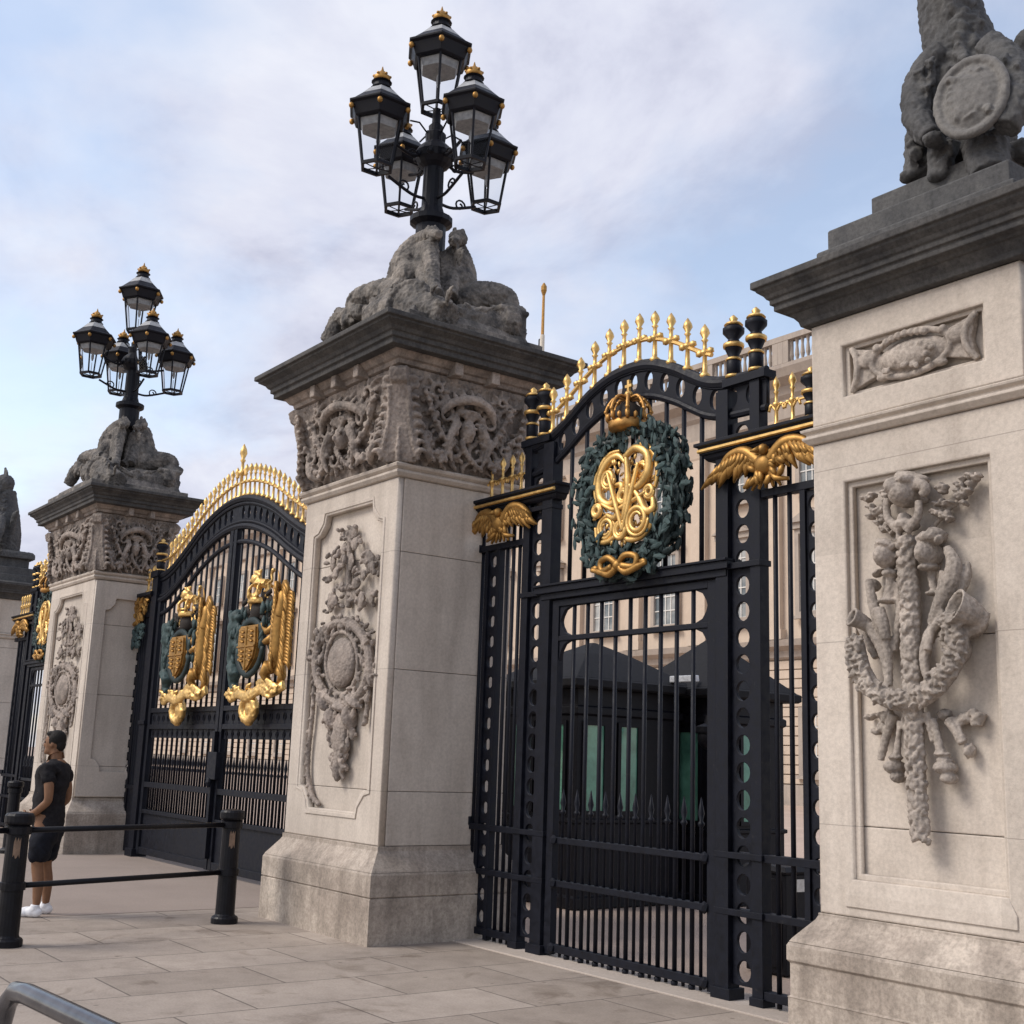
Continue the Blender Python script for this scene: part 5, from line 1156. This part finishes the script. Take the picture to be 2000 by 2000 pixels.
p = at(1512, 1490, PY); mb = MB(); mb.box(p.x-.42, p.x+.42, PY-.6, PY, 0, 2.9); mb.prism([(p.x-.55, 2.9), (p.x+.55, 2.9), (p.x, 3.7)], PY-.62, PY); mb.build('doorway', 'kiosk', pal)
mb = MB(); mb.box(PXA+2, PXB-2, PY+2, PY+12, 20.6, 22.6); mb.build('roof', 'roofing', pal)
fb = Vector((-61.0, PY+4, 22.6))
fp = thing('flagpole', 'thin pale flagpole with gold tip rising above the palace roof', 'flagpole', fb)
h0 = at(1062, 553, PY+4).z; hs = at(1058, 655, PY+4).z; fx = at(1060, 640, PY+4).x
MB().lathe((fx, PY+4, 0), [(.20, 22.6), (.17, hs-.1), (.16, hs)], 10).build('pole', 'pole_white', fp)
MB().lathe((fx, PY+4, 0), [(.12, hs), (.10, h0-1.0)], 10).build('upper_pole', 'gold_red', fp)
MB().lathe((fx, PY+4, 0), [(.09, h0-1.0), (.22, h0-.6), (.22, h0-.3), (.05, h0)], 10).build('gilt_tip', 'gold_dull', fp)
mb = MB(); mb.tube([(fx-.25, PY+3.9, 22.7), (fx-.25, PY+3.9, hs-.3), (fx, PY+4, hs-.2)], .05, 6); mb.build('halyard_box', 'soot_iron', fp)

# ------------------------------------------------------------------ bollards and rails
def bollard(c, label, patch):
    b_ = thing('bollard', label, 'bollard', (c[0], c[1], 0), 'black bollards beside the drive')
    mb = MB(); mb.lathe((c[0], c[1], 0), [(.13, 0), (.13, .05), (.12, .065), (.10, .075), (.094, .09), (.088, .9), (.10, .91), (.10, .94), (.088, .95), (.088, .97), (.115, .985), (.12, 1.0), (.12, 1.05), (.105, 1.07), (.0, 1.085)], 20)
    mb.build('post', 'bollard', b_, smooth=False, bevel=.003)
    for z in (.93, .48):
        MB().lathe((c[0], c[1], z), [(.09, -.035), (.106, -.03), (.106, .03), (.09, .035)], 16).build('collar', 'bollard', b_)
    if patch:
        mb = MB(); a0 = -.55
        mb.rings([[(c[0]+r*math.cos(a0+k*.12), c[1]+r*math.sin(a0+k*.12), z) for r, z in ((.086, .72+.02*math.sin(k*2)), (.094, .72+.02*math.sin(k*2)), (.092, .86-.02*math.cos(k*3)), (.084, .86-.02*math.cos(k*3)))] for k in range(6)])
        mb.build('tan_patch', 'patch_tan', b_)  # tan patch with wavy edges on the side of the post
    return b_
B1, B2, B3 = Vector((-11.58, 5.21, 0)), Vector((-10.92, 3.0, 0)), Vector((-19.9, 5.35, 0))
bollard(B1, 'black bollard in front of the carriage gate, near the foot of the middle pier', True)
bollard(B2, 'nearest black bollard, cut by the left edge of the photo', True)
B4 = B2+(B2-B1).normalized()*2.4; bollard(B4, 'black bollard nearest the road, at the outer end of the upper rail', False)
bollard(B3, 'farthest black bollard, half hidden behind the one at the left edge', False)
bt = tag(MB().tube([B2+Vector((0, 0, .93)), B1+Vector((0, 0, .93))], .024, 10).build('guard_rail', 'bollard', None, True, loc=(B2+B1)/2), 'upper black rail running between the two nearer bollards', 'rail', 'rails between bollards')
tag(MB().tube([B2+Vector((0, 0, .48)), B1+Vector((0, 0, .48))], .024, 10).build('guard_rail', 'bollard', None, True, loc=(B2+B1)/2), 'lower black rail between the two nearer bollards, crossing the man at his shins', 'rail', 'rails between bollards')
d_ = (B2-B1).normalized()
tag(MB().tube([B2+Vector((0, 0, .93)), B2+d_*2.4+Vector((0, 0, .93))], .024, 10).build('guard_rail', 'bollard', None, True, loc=B2), 'short end of black rail leaving the left edge of the photo beyond the nearest bollard', 'rail', 'rails between bollards')

# ------------------------------------------------------------------ crowd barrier in the foreground
P0 = Vector((-3.05, .89, 1.085)); P1 = Vector((-2.54, .925, 1.085))
dv = (P1-P0); dv.z = 0; dv.normalize()
bar = thing('crowd_barrier', 'shiny dark metal tube barrier in the bottom left corner', 'barrier', (P0.x+dv.x, P0.y+dv.y, 0))
e = P0+dv*2.1; bw = .02
pts = [P0+dv*(-.14)+Vector((0, 0, -.95)), P0+dv*(-.14)+Vector((0, 0, -.30)), P0+dv*(-.135)+Vector((0, 0, -.12)), P0+dv*(-.10)+Vector((0, 0, -.04)), P0+dv*(-.05)+Vector((0, 0, -.006)), P0+dv*.02, P0+dv*.6, P0+dv*1.4, P0+dv*2.05, e+Vector((0, 0, -.03)), e+dv*.06+Vector((0, 0, -.12)), e+dv*.07+Vector((0, 0, -.95))]
MB().tube(pts, .0235, 16).build('frame', 'steel', bar, smooth=True)
MB().tube([P0+dv*(-.14)+Vector((0, 0, -.93)), e+dv*.07+Vector((0, 0, -.93))], .018, 10).build('bottom_rail', 'steel', bar, smooth=True)
mb = MB()
for k in range(13): q = P0+dv*(.36+k*.135); mb.tube([q+Vector((0, 0, -.005)), q+Vector((0, 0, -.93))], .008, 8)
mb.build('infill_bars', 'steel', bar, smooth=True)
for t in (.1, 1.85):
    q = P0+dv*t; q.z = 0; nn = Vector((-dv.y, dv.x, 0))
    MB().tube([q+nn*.3+Vector((0, 0, .02)), q+nn*.05+Vector((0, 0, .16)), q-nn*.05+Vector((0, 0, .16)), q-nn*.3+Vector((0, 0, .02))], .018, 8).build('foot', 'steel', bar, smooth=True)

# ------------------------------------------------------------------ the man
MP = Vector((-12.70, 3.76, 0))
FX = Vector((-.62, -.78, 0)).normalized(); SX = Vector((FX.y, -FX.x, 0))     # forward, his right
SX = -SX if SX.dot(Vector((-1, 0, 0))) < 0 else SX
def W(f, s, z): return MP+FX*f+SX*s+Vector((0, 0, z))
man = thing('person', 'man in black T-shirt, black shorts and white trainers standing by the rail', 'person', MP)
def skin(name, verts, edges, radii, mat, parent, root=0, lv=3):
    me = bpy.data.meshes.new(name); o0 = org(man)
    me.from_pydata([Vector(v)-o0 for v in verts], edges, [])
    o = bpy.data.objects.new(name, me); COL.objects.link(o); o.parent = parent; me.materials.append(M[mat]); ORG[o.name] = o0
    md = o.modifiers.new('s', 'SKIN'); md.use_smooth_shade = True
    for i, r in enumerate(radii):
        q = me.skin_vertices[0].data[i]; q.radius = r if isinstance(r, tuple) else (r, r); q.use_root = (i == root)
    md = o.modifiers.new('u', 'SUBSURF'); md.levels = lv; md.render_levels = lv
    if mat in ('shirt', 'shorts'):
        tx = bpy.data.textures.get('folds')
        if not tx: tx = bpy.data.textures.new('folds', 'CLOUDS'); tx.noise_scale = .11; tx.noise_depth = 2
        md = o.modifiers.new('d', 'DISPLACE'); md.texture = tx; md.strength = .05; md.texture_coords = 'LOCAL'; md.mid_level = .45
    freeze(o)
    for p in o.data.polygons: p.use_smooth = True
    return o
V = []; Ed = []; Rd = []
def joint(p, r, prev=None):
    V.append(p); Rd.append(r)
    if prev is not None: Ed.append((prev, len(V)-1))
    return len(V)-1
pel = joint(W(-.01, 0, .93), (.15, .115)); ab_ = joint(W(.02, 0, 1.08), (.155, .125), pel); ch = joint(W(0, 0, 1.28), (.17, .125), ab_); sh_ = joint(W(-.03, 0, 1.42), (.13, .09), ch)
nk = joint(W(-.02, 0, 1.50), .060, sh_); hd0 = joint(W(.0, 0, 1.56), .062, nk)
arm_ends = []
for s in (1, -1):
    a = joint(W(-.02, s*.19, 1.40), .062, sh_); b2 = joint(W(-.07, s*.235, 1.24), .050, a); c2 = joint(W(-.08, s*.24, 1.10), .043, b2); d2 = joint(W(.04, s*.20, 1.00), .037, c2); e2 = joint(W(.15, s*.11, .96), .028, d2)
    arm_ends.append((s, W(.15, s*.11, .96)))
    h = joint(W(-.0, s*.095, .84), (.095, .10), pel); th = joint(W(.01, s*.105, .66), .082, h); k_ = joint(W(.02, s*.105, .48), .058, th); cf = joint(W(-.015, s*.11, .33), .058, k_); an = joint(W(-.02, s*.115, .10), .036, cf); ft = joint(W(.02, s*.12, .06), .034, an); toe = joint(W(.10, s*.135, .045), .028, ft)
body = skin('body', V, Ed, Rd, 'skin', man)
# head with face
mb = MB()
hc = W(.015, 0, 1.655)
yaw_h = math.atan2(FX.y, FX.x)
def hb(f, s, z, rf, rs, rz, sub=2): mb.blob(hc+FX*f+SX*s+Vector((0, 0, z)), (rf, rs, rz), (0, 0, yaw_h), sub)
hb(0, 0, .015, .096, .074, .108, 3); hb(.035, 0, -.065, .062, .054, .055); hb(.075, 0, -.085, .026, .030, .026); hb(.092, 0, -.012, .022, .016, .03); hb(.103, 0, -.025, .014, .018, .013, 1)
hb(.082, 0, -.058, .016, .026, .010, 1); hb(.080, 0, .030, .018, .05, .012, 1)
for s in (-1, 1): hb(-.005, s*.076, -.01, .020, .010, .032, 1); hb(.062, s*.03, -.03, .02, .022, .02, 1)
mb.tube([W(-.015, 0, 1.48), W(.0, 0, 1.6)], [.058, .058], 10)
mb.build('head', 'skin', man, smooth=True, remesh=.009, relax=3)
mb = MB()
for s in (-1, 1): hb(.086, s*.032, .012, .010, .015, .009, 1)
mb.build('eyes', 'hair', man, smooth=True)
mb = MB(); hb(-.018, 0, .045, .094, .080, .092, 3); hb(-.06, 0, -.01, .052, .066, .07); hb(.04, 0, .095, .05, .06, .03)
for s in (-1, 1): hb(.0, s*.066, .03, .04, .016, .05)
mb.build('hair', 'hair', man, smooth=True, remesh=.008, disp=.008, dscale=.012)
# hands: palm and five curled fingers, clasped low in front
for s, wp_ in arm_ends:
    V, Ed, Rd = [], [], []
    inn = -s
    w0 = joint(wp_, .025); p1 = joint(wp_+FX*.045+SX*inn*.02+Vector((0, 0, -.015)), (.036, .016), w0)
    for k in range(4):
        off = Vector((0, 0, .028-.019*k)); ln = (.9, 1.0, .95, .75)[k]
        f1 = joint(wp_+FX*.085+SX*inn*.035+off+Vector((0, 0, -.015)), .0095, p1); f2 = joint(wp_+FX*(.085+.025*ln)+SX*inn*(.055)+off+Vector((0, 0, -.02)), .0088, f1); f3 = joint(wp_+FX*(.083+.02*ln)+SX*inn*.08+off+Vector((0, 0, -.025)), .0075, f2)
    t1 = joint(wp_+FX*.05+SX*inn*.02+Vector((0, 0, .03)), .011, p1); t2 = joint(wp_+FX*.08+SX*inn*.045+Vector((0, 0, .04)), .009, t1)
    skin('hand', V, Ed, Rd, 'skin', man, 0, 2)
# T-shirt and shorts follow the body
V, Ed, Rd = [], [], []
p0_ = joint(W(-.01, 0, .80), (.20, .165)); pel = joint(W(-.01, 0, .90), (.195, .16), p0_); a1 = joint(W(.02, 0, 1.06), (.19, .155), pel); a2 = joint(W(.0, 0, 1.28), (.205, .155), a1); a3 = joint(W(-.025, 0, 1.42), (.175, .125), a2); a4 = joint(W(-.022, 0, 1.50), (.085, .085), a3)
for s in (1, -1):
    a = joint(W(-.02, s*.195, 1.40), .080, a3); b2 = joint(W(-.062, s*.235, 1.25), .072, a); 
skin('t_shirt', V, Ed, Rd, 'shirt', man)
V, Ed, Rd = [], [], []
pel = joint(W(-.01, 0, .92), (.172, .135)); pl2 = joint(W(-.015, 0, .84), (.165, .14), pel)
for s in (1, -1): h = joint(W(-.005, s*.098, .74), (.115, .12), pl2); th = joint(W(.01, s*.108, .60), .108, h); k_ = joint(W(.02, s*.110, .50), .100, th)
skin('shorts', V, Ed, Rd, 'shorts', man)
for s in (1, -1):
    mb = MB(); c = W(.05, s*.125, 0)
    for f, r, z, h in ((-.08, .042, .05, .05), (-.03, .046, .05, .052), (.04, .046, .042, .042), (.11, .046, .036, .034), (.16, .038, .03, .028)):
        mb.blob(c+FX*f+Vector((0, 0, z)), (r*1.5, r, h), (0, 0, yaw_h))
    mb.tube([c-FX*.06+Vector((0, 0, .07)), c-FX*.065+Vector((0, 0, .12))], [.048, .044], 10)
    mb.build('shoe', 'shoe', man, smooth=True, remesh=.008, relax=3)

# ------------------------------------------------------------------ light, sky, camera
SUN_AZ, SUN_EL = math.radians(204), math.radians(44)     # azimuth from +Y clockwise
sd = Vector((math.sin(SUN_AZ)*math.cos(SUN_EL), math.cos(SUN_AZ)*math.cos(SUN_EL), math.sin(SUN_EL)))
sl = bpy.data.lights.new('sun', 'SUN'); sl.energy = 1.7; sl.angle = math.radians(24); sl.color = (1, .94, .86)
so = bpy.data.objects.new('sun', sl); COL.objects.link(so); so.rotation_euler = (-sd).to_track_quat('-Z', 'Y').to_euler()
so.location = (0, -10, 20)
w = bpy.data.worlds.new('World'); sc.world = w; w.use_nodes = True; nt = w.node_tree
bg = nt.nodes['Background']; bg.inputs['Strength'].default_value = .10
sky = N(nt, 'ShaderNodeTexSky'); sky.sky_type = 'NISHITA'; sky.sun_disc = False; sky.sun_elevation = SUN_EL; sky.sun_rotation = SUN_AZ
sky.air_density = 1.0; sky.dust_density = 1.0; sky.ozone_density = 1.0
tc = N(nt, 'ShaderNodeTexCoord'); sx_ = N(nt, 'ShaderNodeSeparateXYZ'); nt.links.new(tc.outputs['Generated'], sx_.inputs[0])
ad = N(nt, 'ShaderNodeMath', operation='ADD'); nt.links.new(sx_.outputs['Z'], ad.inputs[0]); ad.inputs[1].default_value = .25
mxm = N(nt, 'ShaderNodeMath', operation='MAXIMUM'); nt.links.new(ad.outputs[0], mxm.inputs[0]); mxm.inputs[1].default_value = .1
dvx = N(nt, 'ShaderNodeVectorMath', operation='DIVIDE'); cb3 = N(nt, 'ShaderNodeCombineXYZ')
for k in range(3): nt.links.new(mxm.outputs[0], cb3.inputs[k])
nt.links.new(tc.outputs['Generated'], dvx.inputs[0]); nt.links.new(cb3.outputs[0], dvx.inputs[1])
mpp = N(nt, 'ShaderNodeMapping'); mpp.inputs['Location'].default_value = (1.3, 4.2, 0); mpp.inputs['Rotation'].default_value = (0, 0, .5); mpp.inputs['Scale'].default_value = (1.0, 1.15, 1)
nt.links.new(dvx.outputs[0], mpp.inputs['Vector'])
c1 = noise_node(nt, mpp.outputs['Vector'], 1.5, 7, .52, .15); c2 = noise_node(nt, mpp.outputs['Vector'], 2.2, 10, .60, .3)
cover = ramp(nt, c1.outputs['Fac'], [(.40, (.30,)*3), (.56, (1,)*3)])
shade = ramp(nt, c2.outputs['Fac'], [(.38, (3.5, 3.65, 4.6)), (.50, (4.7, 4.85, 5.7)), (.62, (5.45, 5.6, 6.25))])
SKYCOL = N(nt, 'ShaderNodeMix', data_type='RGBA', blend_type='MULTIPLY'); SKYCOL.inputs[0].default_value = 1; nt.links.new(sky.outputs[0], SKYCOL.inputs[6]); SKYCOL.inputs[7].default_value = (2.15, 1.9, 1.65, 1)
mx = N(nt, 'ShaderNodeMix', data_type='RGBA'); nt.links.new(cover.outputs['Color'], mx.inputs[0]); nt.links.new(SKYCOL.outputs[2], mx.inputs[6]); nt.links.new(shade.outputs['Color'], mx.inputs[7])
nt.links.new(mx.outputs[2], bg.inputs['Color'])
cd = bpy.data.cameras.new('camera'); co = bpy.data.objects.new('camera', cd); COL.objects.link(co); sc.camera = co
cd.sensor_width = 36; cd.lens = F/2000*36; cd.clip_start = .05; cd.clip_end = 3000
co.matrix_world = Matrix(((RT.x, UP.x, -fw.x, 0), (RT.y, UP.y, -fw.y, 0), (RT.z, UP.z, -fw.z, EYE), (0, 0, 0, 1)))
sc.view_settings.view_transform = 'Standard'; sc.view_settings.look = 'None'; sc.view_settings.exposure = .64; sc.view_settings.gamma = 1
